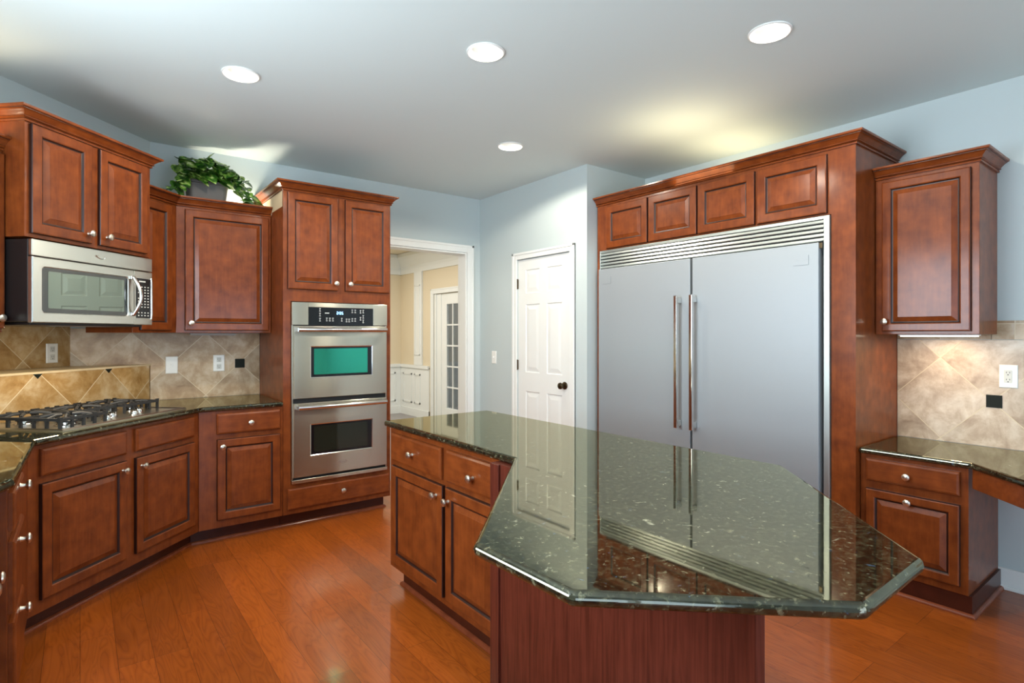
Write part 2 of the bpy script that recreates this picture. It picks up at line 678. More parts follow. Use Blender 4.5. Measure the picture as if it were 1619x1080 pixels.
def ceiling():
    bm = bmesh.new()
    edges = []
    outer = [bm.verts.new((x, y, CZ)) for x, y in ((LX - 0.15, FY - 0.15), (RX + 0.15, FY - 0.15), (RX + 0.15, BY + 0.14), (LX - 0.15, BY + 0.14))]
    for i in range(4):
        edges.append(bm.edges.new((outer[i], outer[(i + 1) % 4])))
    for lx, ly in LIGHTS:
        c = [bm.verts.new((lx + 0.083 * math.cos(2 * PI * k / 40), ly + 0.083 * math.sin(2 * PI * k / 40), CZ)) for k in range(40)]
        for k in range(40):
            edges.append(bm.edges.new((c[k], c[(k + 1) % 40])))
    bmesh.ops.triangle_fill(bm, use_beauty=True, use_dissolve=False, edges=edges)
    for f in bm.faces:
        f.normal_update()
        if f.normal.z > 0:
            f.normal_flip()
    g = G()
    g.bm.free()
    g.bm = bm
    g.box(LX - 0.15, RX + 0.15, FY - 0.15, BY + 0.14, CZ + 0.14, CZ + 0.2)
    return struct(g.out('ceiling', CEIL, recalc=False))


ceiling()
wall('ceiling_dining', [(0.4, 7.2, BY + 0.14, 9.4, CZ, CZ + 0.1)], BEIGE)
# walls of the kitchen
wall('wall_left', [(LX - 0.12, LX, FY, -2.7, 0, CZ), (LX - 0.12, LX, -0.5, 0.95, 0, CZ), (LX - 0.12, LX, -2.7, -0.5, 0, 0.3), (LX - 0.12, LX, -2.7, -0.5, 2.1, CZ), (LX - 0.12, LX, 2.75, BY, 0, CZ), (LX - 0.12, LX, 0.95, 2.75, 0, 1.06), (LX - 0.12, LX, 0.95, 2.75, 2.40, CZ)], WALL)
wall('wall_back', [(LX - 0.12, 2.15, BY, BY + 0.14, 0, CZ), (3.114, RX + 0.12, BY, BY + 0.14, 0, CZ), (2.15, 3.114, BY, BY + 0.14, 2.218, CZ)], WALL)
wall('wall_right', [(RX, RX + 0.12, FY, 3.255, 0, CZ)], WALL)
wall('wall_front', [(LX - 0.12, 0.0, FY - 0.12, FY, 0, CZ), (3.2, RX + 0.12, FY - 0.12, FY, 0, CZ), (0.0, 3.2, FY - 0.12, FY, 2.2, CZ), (0.0, 3.2, FY - 0.12, FY, 0, 0.06)], WALL)
wall('wall_pantry', [(3.276, 3.396, 3.375, 3.449, 0, CZ), (3.276, 3.396, 4.174, BY, 0, CZ), (3.276, 3.396, 3.449, 4.174, 2.092, CZ)], WALL)
wall('wall_pantry_side', [(3.276, RX + 0.12, 3.255, 3.375, 0, CZ)], WALL)
# corner: diagonal wall over the cabinets, tiled ledge under it, a niche between them
CA, CB = -4.40, -4.84


def corner_prism(z0, z1, ca=CA):
    return ([(LX, LX - ca), (BY + ca, BY), (LX, BY)], z0, z1)


wall('wall_corner', [], WALL, [corner_prism(1.44, CZ)])
wall('wall_corner_ledge', [], TILEW, [([(LX, LX - CA - 0.001), (BY + CA + 0.001, BY), (LX, BY)], 0, 1.1635)])
wall('wall_corner_niche', [], WALL, [([(LX, LX - CB + 0.016), (BY + CB - 0.016, BY), (LX, BY)], 1.1638, 1.4398)])

# dining room beyond the doorway
wall('wall_dining_far', [(0.4, 4.64, 9.1, 9.22, 0, CZ)], BEIGE)
wall('wall_dining_left', [(0.4, 0.52, BY + 0.14, 9.1, 0, CZ)], BEIGE)
wall('wall_dining_right', [(4.52, 4.64, BY + 0.14, 6.72, 0, CZ), (4.52, 4.64, 7.94, 9.1, 0, CZ), (4.52, 4.64, 6.72, 7.94, 2.04, CZ)], BEIGE)
wall('wall_study', [(7.0, 7.12, 4.94, 9.3, 0, CZ), (4.64, 7.12, 9.18, 9.3, 0, CZ), (4.64, 7.12, 4.94, 5.06, 0, CZ)], GREYROOM)


def dining_trim():
    # wainscot: white panelling with frames, chair rail and base
    g = G()
    g.box(0.53, 4.51, 9.082, 9.099, 0, 0.84)
    g.box(0.53, 4.50, 9.06, 9.099, 0.82, 0.872)
    g.box(0.53, 4.50, 9.07, 9.099, 0, 0.13)
    for x0, x1 in ((3.95, 4.40), (3.35, 3.85), (2.75, 3.25)):
        for a, b, c, d in ((x0, x1, 0.70, 0.725), (x0, x1, 0.22, 0.245), (x0, x0 + 0.025, 0.22, 0.725), (x1 - 0.025, x1, 0.22, 0.725)):
            g.box(a, b, 9.072, 9.084, c, d)
    struct(g.out('trim_1', WHITE))
    g = G()
    for y0, y1 in ((8.07, 9.08), (4.96, 6.6)):
        g.box(4.502, 4.519, y0, y1, 0, 0.84)
        g.box(4.48, 4.519, y0, y1, 0.82, 0.872)
        g.box(4.49, 4.519, y0, y1, 0, 0.13)
    for y0, y1 in ((8.66, 8.98), (8.36, 8.56)):
        for a, b, c, d in ((y0, y1, 0.70, 0.725), (y0, y1, 0.22, 0.245), (y0, y0 + 0.025, 0.22, 0.725), (y1 - 0.025, y1, 0.22, 0.725)):
            g.box(4.492, 4.504, a, b, c, d)
    struct(g.out('trim_2', WHITE))
    # pilaster on the right wall
    g = G()
    g.box(4.485, 4.519, 8.30, 8.56, 0.874, 2.44)
    for a, b, c, d in ((8.34, 8.52, 1.04, 1.06), (8.34, 8.52, 2.20, 2.22), (8.34, 8.36, 1.04, 2.22), (8.50, 8.52, 1.04, 2.22)):
        g.box(4.475, 4.487, a, b, c, d)
    struct(g.out('trim_3', WHITE, bevel=0.003))
    # crown
    prof = [(0, 0), (0.012, 0), (0.02, 0.05), (0.05, 0.09), (0.11, 0.17), (0.15, 0.20), (0.15, 0.26), (0, 0.26)]
    g = G()
    g.crown([(0.53, 9.099), (4.519, 9.099), (4.519, 4.95)], prof, z=2.515)
    g.box(0.53, 4.51, 9.08, 9.099, 2.44, 2.515)
    g.box(4.50, 4.519, 4.95, 9.09, 2.44, 2.515)
    struct(g.out('trim_4', WHITE))


dining_trim()
tag(G().box(3.40, 3.80, 7.55, 7.80, CZ - 0.012, CZ - 0.001).out('ceiling_vent', WHITE, bevel=0.004),
    'white register in the dining room ceiling beyond the doorway', 'vent')


def casing(name, axis, plane, a0, a1, top, w=0.075, th=0.02, sign=-1, sill=0.0):
    """door casing of three mitred boards on a wall face; axis 'x': the wall is y=plane and a0..a1 run along x"""
    g = G()
    for (p0, p1, z0, z1) in ((a0 - w, a0, sill, top + w), (a1, a1 + w, sill, top + w), (a0, a1, top, top + w)):
        for (i0, i1, t) in ((0.0, 0.0, th * 0.7), ):
            lo, hi = sorted((plane, plane + sign * t))
            g.box(*((p0, p1, lo, hi, z0, z1) if axis == 'x' else (lo, hi, p0, p1, z0, z1)))
    # raised outer bead
    for (p0, p1, z0, z1) in ((a0 - w, a0 - w + 0.022, sill, top + w), (a1 + w - 0.022, a1 + w, sill, top + w), (a0 - w, a1 + w, top + w - 0.022, top + w)):
        lo, hi = sorted((plane, plane + sign * th))
        g.box(*((p0, p1, lo, hi, z0, z1) if axis == 'x' else (lo, hi, p0, p1, z0, z1)))
    return struct(g.out(name, WHITE, bevel=0.003))


casing('trim_5', 'x', BY, 2.15, 3.114, 2.218)
g = G()                                             # jamb lining of the doorway
g.box(3.098, 3.1135, BY - 0.002, BY + 0.142, 0, 2.2175)
g.box(2.1505, 2.166, BY - 0.002, BY + 0.142, 0, 2.2175)
g.box(2.166, 3.098, BY - 0.002, BY + 0.142, 2.202, 2.2175)
struct(g.out('trim_6', WHITE, bevel=0.002))
casing('trim_7', 'y', 3.276, 3.449, 4.174, 2.092, w=0.062)
casing('trim_8', 'y', 4.52, 6.72, 7.94, 2.04, w=0.08)


def panel_face(g, xs, zs, panels, y, mats=(0, 0), d=0.007):
    """flat face (facing -y) split by xs, zs; cells named in panels get a sunk, raised-field panel"""
    for i in range(len(xs) - 1):
        for k in range(len(zs) - 1):
            x0, x1, z0, z1 = xs[i], xs[i + 1], zs[k], zs[k + 1]
            if (i, k) in panels:
                lp = []
                for ins, dy in ((0, 0), (0.006, d), (0.016, d), (0.05, 0.001)):
                    lp.append([(x0 + ins, y + dy, z0 + ins), (x1 - ins, y + dy, z0 + ins), (x1 - ins, y + dy, z1 - ins), (x0 + ins, y + dy, z1 - ins)])
                g.rings(lp, [mats[0], mats[1], mats[0], mats[0]])
            else:
                g.quad([(x0, y, z0), (x1, y, z0), (x1, y, z1), (x0, y, z1)], mats[0])


def pantry_door():
    # local frame: x runs from the hinge side (far) to the latch side (near), -y faces the kitchen
    W, H = 0.718, 2.083
    t = thing('door_1', 'white six-panel pantry door with dark knob', 'door', (3.285, 4.171, 0.004), -PI / 2)
    t['kind'] = 'structure'
    g = G()
    xs = [0, 0.11, 0.31, 0.408, 0.608, W]
    zs = [0, 0.20, 0.86, 1.035, 1.665, 1.765, 1.985, H]
    panel_face(g, xs, zs, {(i, k) for i in (1, 3) for k in (1, 3, 5)}, 0.0)
    g.quad([(0, 0, 0), (0, 0.035, 0), (0, 0.035, H), (0, 0, H)])
    g.quad([(W, 0, 0), (W, 0.035, 0), (W, 0.035, H), (W, 0, H)])
    g.quad([(0, 0, H), (W, 0, H), (W, 0.035, H), (0, 0.035, H)])
    g.quad([(0, 0, 0), (W, 0, 0), (W, 0.035, 0), (0, 0.035, 0)])
    g.quad([(0, 0.035, 0), (W, 0.035, 0), (W, 0.035, H), (0, 0.035, H)])
    bmesh.ops.remove_doubles(g.bm, verts=g.bm.verts, dist=1e-5)
    g.out('panel', WHITE, t)
    for z in (0.25, 1.10, 1.86):
        h = G().box(-0.012, 0.004, -0.012, 0.0, z - 0.045, z + 0.045)
        h.lathe([(0.006, -0.048), (0.006, 0.048)], Matrix.Translation((-0.004, -0.010, z)), 10)
        h.out('hinge', BRONZE, t)
    g = G()
    M = Matrix.Translation((0.645, 0, 0.948)) @ Matrix.Rotation(PI / 2, 4, 'X')
    g.lathe([(0.0, 0.0), (0.032, 0.0), (0.033, 0.006), (0.024, 0.011), (0.010, 0.014), (0.010, 0.034), (0.022, 0.040), (0.029, 0.052), (0.027, 0.063), (0.014, 0.070), (0, 0.071)], M, 24)
    g.out('handle', BRONZE, t)
    G().box(W - 0.004, W + 0.002, -0.001, 0.02, 0.90, 0.99).out('latch', BRONZE, t)


pantry_door()


def french_door():
    # faces the dining room (-x): local x runs from far to near
    W, H = 1.20, 2.03
    t = thing('door_2', 'white french door with divided glass panes beyond the doorway', 'door', (4.545, 7.93, 0.004), -PI / 2)
    t['kind'] = 'structure'
    y1 = 7.93
    g = G()
    gx0, gx1, gz0, gz1 = 0.345, 0.87, 0.235, 1.86
    g.box(0.19, gx0, 0, 0.04, 0, H)
    g.box(gx1, W - 0.19, 0, 0.04, 0, H)
    g.box(gx0, gx1, 0, 0.04, 0, gz0)
    g.box(gx0, gx1, 0, 0.04, gz1, H)
    g.out('sash', WHITE, t, bevel=0.003)
    g = G()
    g.box(0.0, 0.19, -0.01, 0.05, 0, H)
    g.box(W - 0.19, W, -0.01, 0.05, 0, H)
    g.box(0.0, 0.06, -0.024, -0.01, 0, H)
    g.out('frame', WHITE, t, bevel=0.003)
    g = G()
    for x in (0.515, 0.695):
        g.box(x - 0.011, x + 0.011, 0.006, 0.034, gz0, gz1)
    for k in range(1, 5):
        z = gz0 + (gz1 - gz0) * k / 5
        g.box(gx0, gx1, 0.008, 0.032, z - 0.011, z + 0.011)
    g.out('muntin', WHITE, t)
    G().box(gx0, gx1, 0.018, 0.022, gz0, gz1).out('glass', PANE, t)


french_door()
# baseboards seen in the photo
struct(G().box(RX - 0.015, RX - 0.001, -3.1, 0.83, 0, 0.115).box(RX - 0.026, RX - 0.001, -3.1, 0.83, 0, 0.022).out('baseboard_right', WHITE, bevel=0.004))
struct(G().box(3.262, 3.275, 4.238, BY - 0.02, 0, 0.115).out('baseboard_pantry', WHITE, bevel=0.004))
struct(G().box(3.19, 3.26, BY - 0.014, BY - 0.001, 0, 0.115).out('baseboard_back', WHITE, bevel=0.004))


def window(name, axis, plane, a0, a1, z0, z1, nx, nz, label):
    g = G()
    w = 0.05

    def bx(p0, p1, q0, q1, t0, t1):
        g.box(*((p0, p1, t0, t1, q0, q1) if axis == 'x' else (t0, t1, p0, p1, q0, q1)))
    t0, t1 = sorted((plane - 0.09, plane - 0.03))
    bx(a0, a0 + w, z0, z1, t0, t1)
    bx(a1 - w, a1, z0, z1, t0, t1)
    bx(a0, a1, z0, z0 + w, t0, t1)
    bx(a0, a1, z1 - w, z1, t0, t1)
    for i in range(1, nx):
        c = a0 + (a1 - a0) * i / nx
        bx(c - 0.03, c + 0.03, z0, z1, t0, t1)
    for i in range(1, nz):
        c = z0 + (z1 - z0) * i / nz
        bx(a0, a1, c - 0.015, c + 0.015, t0, t1)
    return struct(g.out(name, WHITE))


window('window_1', 'y', LX, 0.95, 2.75, 1.06, 2.40, 2, 1, '')
window('window_added', 'y', LX, -2.7, -0.5, 0.3, 2.1, 2, 1, '')  # unseen window frame added to go with the blue fill light
window('window_2', 'x', FY, 0.0, 3.2, 0.06, 2.2, 3, 1, '')


# ------------------------------------------------------------------ cabinet parts
KNOB_ME = None


def knob(parent, x, y, z, name='knob'):
    global KNOB_ME
    if KNOB_ME is None:
        g = G()
        M = Matrix.Rotation(PI / 2, 4, 'X')           # +z of the profile points to -y
        g.lathe([(0.009, 0.0), (0.0075, 0.004), (0.006, 0.010), (0.0065, 0.014), (0.014, 0.018), (0.0165, 0.022), (0.0155, 0.026), (0.010, 0.029), (0.0, 0.030)], M, 18)
        o = g.out('knob', NICKEL)
        KNOB_ME = o.data
        bpy.data.objects.remove(o)
    o = bpy.data.objects.new(name, KNOB_ME)
    C.objects.link(o)
    o.parent = parent
    o.location = (x, y, z)
    o.scale = (1.12, 1.12, 1.12)
    return o


def rect(x0, x1, z0, z1, ins, y):
    return [(x0 + ins, y, z0 + ins), (x1 - ins, y, z0 + ins), (x1 - ins, y, z1 - ins), (x0 + ins, y, z1 - ins)]


def raised_door(parent, x0, x1, z0, z1, kn=None, th=0.02, y=0.0, fw=0.058, mats=None):
    """raised-panel door whose back lies at y"""
    g = G()
    Y = y - th
    R = lambda i, yy: rect(x0, x1, z0, z1, i, yy)
    lp = [R(0, y - 0.0005), R(0, Y + 0.006), R(0.002, Y + 0.002), (R(0.007, Y)), R(fw - 0.012, Y), R(fw - 0.007, Y + 0.003), R(fw - 0.002, Y + 0.0095),
          R(fw + 0.003, Y + 0.0105), R(fw + 0.027, Y + 0.0015), R(fw + 0.0285, Y - 0.0002)]
    g.rings(lp, [2, 2, 1, 0, 0, 2, 2, 0, 0, 0], closed_back=True)  # outer side bands darkened as painted gap shadow; groove bands are real glaze
    o = g.out('door', mats or [WOOD, WOOD, GLAZE_SHADE], parent)
    if kn:
        knob(o, kn[0], Y, kn[1])
    return o


def drawer(parent, x0, x1, z0, z1, kn=None, th=0.02, y=0.0, name='drawer'):
    g = G()
    Y = y - th
    R = lambda i, yy: rect(x0, x1, z0, z1, i, yy)
    g.rings([R(0, y - 0.0005), R(0, Y + 0.008), R(0.003, Y + 0.004), R(0.012, Y)], [0, 0, 0, 0], closed_back=True)
    o = g.out(name, [WOODH], parent)
    if kn:
        knob(o, kn[0], Y, kn[1])
    return o


def poly_body(parent, poly, z0, z1, name='body', mat=None):
    return G().prism(poly, z0, z1).out(name, mat or WOOD, parent, bevel=0.0015)


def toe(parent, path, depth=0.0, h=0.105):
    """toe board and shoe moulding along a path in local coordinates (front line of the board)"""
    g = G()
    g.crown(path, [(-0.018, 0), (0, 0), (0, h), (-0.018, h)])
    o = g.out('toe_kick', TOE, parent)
    g = G()
    g.crown(path, [(0, 0.0005), (0.016, 0.0005), (0.0155, 0.008), (0.012, 0.014), (0.006, 0.018), (0.0002, 0.019)])
    g.out('shoe_moulding', SHOE, parent)
    return o


CROWN = [(0, 0), (0.009, 0), (0.011, 0.006), (0.009, 0.010), (0.006, 0.012), (0.012, 0.0145), (0.018, 0.017), (0.017, 0.021), (0.014, 0.023), (0.022, 0.032), (0.033, 0.043), (0.042, 0.048), (0.042, 0.051), (0.050, 0.053), (0.052, 0.057), (0.052, 0.065), (0, 0.065)]
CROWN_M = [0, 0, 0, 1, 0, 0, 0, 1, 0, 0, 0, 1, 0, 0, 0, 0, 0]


def add_crown(parent, path, z, k=1.0):
    g = G()
    g.crown(path, [(o * k, u * k) for o, u in CROWN], z=z, mats=CROWN_M)
    return g.out('crown_moulding', [WOODH, GLAZE_SHADE], parent)


BH = 0.8815    # base cabinet height under the stone
FACE_Y = 4.14

# --- base cabinets ------------------------------------------------------------
# corner base under the cooktop
Dl, Dr = 2.2274, 3.3588
loc = diag(Dl, -3.53)
t = thing('corner_base_cabinet', 'dark cherry base cabinet set across the corner under the gas cooktop', 'base cabinet', loc, PI / 4)
W = Dr - Dl
poly_body(t, [(0.001, 0), (W - 0.001, 0), (W + 0.246, 0.598), (-0.246, 0.598)], 0.105, BH)
drawer(t, 2.282 - Dl, 2.768 - Dl, 0.735, 0.862)
drawer(t, 2.832 - Dl, 3.303 - Dl, 0.735, 0.862)
raised_door(t, 2.282 - Dl, 2.768 - Dl, 0.165, 0.700, (2.738 - Dl, 0.652))
raised_door(t, 2.832 - Dl, 3.305 - Dl, 0.165, 0.700, (2.868 - Dl, 0.650))
toe(t, [(-0.03, 0.085), (W + 0.034, 0.085)])

# base cabinet between the corner and the ovens
loc = (0.6105, FACE_Y, 0)
t = thing('base_cabinet', 'narrow cherry base cabinet with one drawer and one door beside the wall ovens', 'base cabinet', loc)
W = 1.1365 - 0.6105
poly_body(t, [(0.001, 0), (W, 0), (W, 0.648), (-0.20, 0.648), (-0.246, 0.598)], 0.105, BH)
drawer(t, 0.715 - 0.6105, 1.117 - 0.6105, 0.727, 0.862, (0.921 - 0.6105, 0.791))
raised_door(t, 0.717 - 0.6105, 1.117 - 0.6105, 0.158, 0.692, (0.748 - 0.6105, 0.645))
toe(t, [(-0.034, 0.085), (W + 0.0, 0.085)])

# drawer base on the left wall
loc = (-0.19, 2.47, 0)
t = thing('drawer_base_cabinet', 'cherry base cabinet with a stack of three knobbed drawers seen edge-on by the left wall', 'base cabinet', loc, PI / 2)
poly_body(t, [(0, 0), (0.869, 0), (1.115, 0.598), (1.03, 0.64), (0, 0.64)], 0.105, BH)
for z0, z1, kz in ((0.735, 0.862, 0.868), (0.46, 0.70, 0.669), (0.165, 0.43, 0.42)):
    kz = (z0 + z1) / 2 if z0 > 0.7 else kz
    drawer(t, 0.025, 0.39, z0, z1, (0.182, {0.735: 0.85, 0.46: 0.66, 0.165: 0.412}[z0]))
toe(t, [(0, 0.085), (0.90, 0.085)])

# sink base further along the left wall
loc = (-0.234, 1.70, 0)
t = thing('sink_base_cabinet', 'cherry sink base cabinet with paired doors at the lower left edge', 'base cabinet', loc, PI / 2)
poly_body(t, [(0, 0), (0.768, 0), (0.768, 0.60), (0, 0.60)], 0.105, BH)
drawer(t, 0.03, 0.525, 0.735, 0.862)
drawer(t, 0.57, 0.755, 0.735, 0.862)
raised_door(t, 0.03, 0.548, 0.165, 0.700, (0.508, 0.645))
raised_door(t, 0.556, 0.755, 0.165, 0.700, (0.612, 0.645))
toe(t, [(0, 0.085), (0.768, 0.085)])
loc = (-0.234, -0.6, 0)
t = thing('sink_side_cabinet', 'cherry base cabinet continuing along the left wall past the picture edge', 'base cabinet', loc, PI / 2)
poly_body(t, [(0, 0), (2.298, 0), (2.298, 0.60), (0, 0.60)], 0.105, BH)
for k in range(4):
    drawer(t, 0.03 + k * 0.57, 0.56 + k * 0.57, 0.735, 0.862, (0.295 + k * 0.57, 0.80))
    raised_door(t, 0.03 + k * 0.57, 0.56 + k * 0.57, 0.165, 0.700, (0.07 + k * 0.57, 0.645))
toe(t, [(0, 0.085), (2.298, 0.085)])

# stone top of that run
g = G()
g.prism([(1.1365, 4.115), (1.1365, BY - 0.012), (BY + CA + 0.02, BY - 0.012), (LX + 0.002, LX - CA - 0.012), (LX + 0.002, -0.6), (-0.205, -0.6), (-0.205, 2.38), (-0.172, 2.47), (-0.160, 3.325), (0.630, 4.115)], 0.8825, 0.914)
tag(g.out('kitchen_countertop', GRANITE, bevel=0.013, seg=5), 'dark green polished granite worktop wrapping the corner under the cooktop', 'countertop')


# --- cooktop --------------------------------------------------------------------
def cooktop():
    t = thing('gas_cooktop', 'stainless gas cooktop with black cast iron grates set in the corner worktop', 'cooktop', (*diag(2.432, -3.575)[:2], 0.9142), PI / 4)
    W, Dp = 0.855, 0.515
    g = G()
    R = lambda i, z: [(i, i, z), (W - i, i, z), (W - i, Dp - i, z), (i, Dp - i, z)]
    g.rings([R(0, 0.0), R(0, 0.006), R(0.006, 0.011), R(0.016, 0.011), R(0.024, 0.006)], [0], closed_back=True)
    g.out('tray', TRAY, t)
    # burners
    for x, y, r in ((0.15, 0.13, 0.042), (0.15, 0.38, 0.036), (0.43, 0.35, 0.052), (0.70, 0.40, 0.036), (0.70, 0.25, 0.032)):
        b = G()
        M = Matrix.Translation((x, y, 0.006))
        b.lathe([(r * 1.35, 0), (r * 1.35, 0.004), (r * 1.1, 0.007), (r, 0.020)], M, 28, m=0, capb=False)
        b.lathe([(r * 1.05, 0.019), (r * 1.05, 0.026), (r * 0.9, 0.030), (0, 0.031)], M, 28, m=1)
        b.out('burner', [CHROME, IRON], t)
    # grates: outer frame on feet, fingers over every burner
    for gx0, gx1, gy0, gy1, centres in ((0.02, 0.295, 0.035, 0.49, ((0.15, 0.13), (0.15, 0.38))), (0.305, 0.555, 0.215, 0.49, ((0.43, 0.35),)), (0.565, 0.835, 0.175, 0.49, ((0.70, 0.40), (0.70, 0.25)))):
        g = G()
        h0, h1, w = 0.046, 0.060, 0.013
        g.box(gx0, gx1, gy0, gy0 + w, h0, h1)
        g.box(gx0, gx1, gy1 - w, gy1, h0, h1)
        g.box(gx0, gx0 + w, gy0 + w, gy1 - w, h0, h1)
        g.box(gx1 - w, gx1, gy0 + w, gy1 - w, h0, h1)
        if len(centres) == 2:
            my = (gy0 + gy1) / 2
            g.box(gx0 + w, gx1 - w, my - w / 2, my + w / 2, h0, h1)
        nx, ny = max(2, round((gx1 - gx0) / 0.062)), max(2, round((gy1 - gy0) / 0.075))
        for k in range(nx + 1):
            x = gx0 + (gx1 - gx0 - w) * k / nx
            for y in (gy0, gy1 - w):
                g.box(x, x + w, y + 0.001, y + w - 0.001, 0.0065, h0)
                g.box(x - 0.004, x + w + 0.004, y + 0.001, y + w - 0.001, h1, h1 + 0.006)
        for k in range(1, ny):
            y = gy0 + (gy1 - gy0 - w) * k / ny
            for x in (gx0, gx1 - w):
                g.box(x + 0.001, x + w - 0.001, y, y + w, 0.0065, h0)
        for cx_, cy_ in centres:
            for k in range(4):
                a = PI / 4 + k * PI / 2
                ex, ey = cx_ + 0.115 * math.cos(a), cy_ + 0.10 * math.sin(a)
                ex = min(max(ex, gx0 + w), gx1 - w)
                ey = min(max(ey, gy0 + w), gy1 - w)
                g.tube([(ex, ey, h0 + 0.008), (cx_ + 0.06 * math.cos(a), cy_ + 0.055 * math.sin(a), 0.064), (cx_ + 0.022 * math.cos(a), cy_ + 0.02 * math.sin(a), 0.062)], 0.008, 8)
            for dx, dy in ((1, 0), (-1, 0)):
                ex = gx1 - w if dx > 0 else gx0 + w
                g.tube([(ex, cy_, 0.050), (cx_ + dx * 0.06, cy_, 0.064), (cx_ + dx * 0.03, cy_, 0.062)], 0.007, 8)
        g.out('grate', IRON, t)
    for x, y in ((0.345, 0.085), (0.43, 0.13), (0.535, 0.085), (0.62, 0.13)):
        M = Matrix.Translation((x, y, 0.006))
        k = G()
        k.lathe([(0.027, 0), (0.027, 0.003), (0.021, 0.005), (0.020, 0.020), (0.017, 0.025), (0, 0.026)], M, 24)
        k.box(x - 0.005, x + 0.005, y - 0.022, y + 0.022, 0.026, 0.038)
        k.out('control_knob', CHROME, t, bevel=0.002)


cooktop()


# --- backsplashes ---------------------------------------------------------------
def accent(parent, x, z, w=0.07, poly=None):
    g = G()
    if poly:
        M = Matrix.Rotation(PI / 2, 4, 'X')
        g.prism(poly, 0.0005, 0.0018, M=M)
    else:
        g.box(x - w / 2, x + w / 2, -0.0018, -0.0003, z - w / 2, z + w / 2)
    return g.out('accent_tile', ACCENT, parent)


# on the back wall; object origin lies on a grout crossing
o = G().box(BY + CA - 0.755 + 0.0, 1.137 - 0.755, 0, 0.011, 0.9145 - 0.932, 1.3985 - 0.932).box(-0.056 - 0.755, BY + CA - 0.755, 0, 0.011, 1.1765 - 0.932, 1.43 - 0.932).out('tile_backsplash', TILE, loc=(0.755, BY - 0.0115, 0.932))
tag(o, 'travertine diamond tile backsplash between the cooktop and the wall ovens', 'backsplash')
accent(o, 0.237, 0.232)
# tiled front and cap of the ledge behind the cooktop
p = diag(2.829, CA - 0.0)
o = thing('tile_ledge', 'golden travertine ledge with black corner tiles behind the gas cooktop', 'backsplash', (p[0] + 0.010 / S2, p[1] - 0.010 / S2, 1.176), PI / 4)
x0, x1 = 1.93 - 2.829, 3.657 - 2.829
G().box(x0, x1, 0.0, 0.0095, 0.9145 - 1.176, -0.012).out('tile_face', TILEW, o)
cap = [(BY - 0.0125 + CA + 0.017, BY - 0.0125), (BY - 0.0125 + CB + 0.012, BY - 0.0125), (LX + 0.002, LX + 0.002 - CB - 0.012), (LX + 0.002, LX + 0.002 - CA - 0.017)]
G().prism(local(cap, o.location, PI / 4), -0.0118, 0.0).out('tile_cap', plain('ledge_cap', s(210, 190, 152), 0.4), o)
for k in (-1, 0, 1):
    accent(o, 0, 0, poly=[(k * 0.482 - 0.028, -0.0125), (k * 0.482, -0.040), (k * 0.482 + 0.028, -0.0125)])
# back of the niche
p = diag(3.028, CB)
o = G().box(2.24 - 3.028, 3.347 - 3.028, 0.0, 0.010, 1.1765 - 1.226, 1.4395 - 1.226).out('niche_backsplash', TILEW, loc=(p[0], p[1], 1.226), rz=PI / 4)
tag(o, 'shaded brown diamond tile at the back of the niche under the microwave', 'backsplash')
# over the desk, on the right wall (local x runs towards the camera)
o = G().box(1.077 - 1.2945, 1.077 + 0.6, 0, 0.011, 0.7665 - 0.785, 1.3595 - 0.785).out('desk_backsplash', TILEC, loc=(RX - 0.0115, 1.077, 0.785), rz=-PI / 2)
tag(o, 'cream diamond tile backsplash above the built-in desk', 'backsplash')
accent(o, 0.245, 0.235)
G().box(1.077 - 1.2945, 0.2315, 0, 0.011, 1.362 - 0.785, 1.3895 - 0.785).box(0.2335, 1.077 + 0.6, 0, 0.011, 1.362 - 0.785, 1.465 - 0.785).out('border_tile', TILES, o)


# --- upper cabinets ---------------------------------------------------------------
# over the microwave, across the corner
A0 = 2.361
loc = diag(A0, -3.76)
t = thing('microwave_cabinet', 'tall-mounted cherry wall cabinet with two doors right above the microwave', 'wall cabinet', loc, PI / 4)
W = 0.779
poly_body(t, [(0, 0), (W, 0), (W, 0.449), (0, 0.449)], 1.8605, 2.43)
raised_door(t, 0.022, 0.355, 1.880, 2.408, (0.332, 1.930))
raised_door(t, 0.405, 0.742, 1.880, 2.408, (0.448, 1.930))
add_crown(t, [(0, 0.44), (0, 0), (W, 0), (W, 0.44)], 2.414)

# narrow ones on either side of it
loc = diag(3.1415, -3.93)
t = thing('narrow_wall_cabinet', 'narrow cherry wall cabinet half hidden between the microwave and the plant cabinet', 'wall cabinet', loc, PI / 4)
poly_body(t, [(0, 0), (0.372, 0), (0.506, 0.325), (0, 0.325)], 1.4005, 2.28)
raised_door(t, 0.05, 0.318, 1.418, 2.255, None)
add_crown(t, [(0.0005, 0), (0.372, 0)], 2.273)
loc = diag(1.985, -3.93)
t = thing('corner_wall_cabinet', 'cherry wall cabinet cut by the left picture edge, left of the microwave', 'wall cabinet', loc, PI / 4)
poly_body(t, [(0, 0), (0.374, 0), (0.374, 0.325), (-0.13, 0.325)], 1.4005, 2.28)
raised_door(t, 0.03, 0.372, 1.418, 2.255, (0.338, 1.468))
add_crown(t, [(0.0, 0), (0.3745, 0)], 2.273)

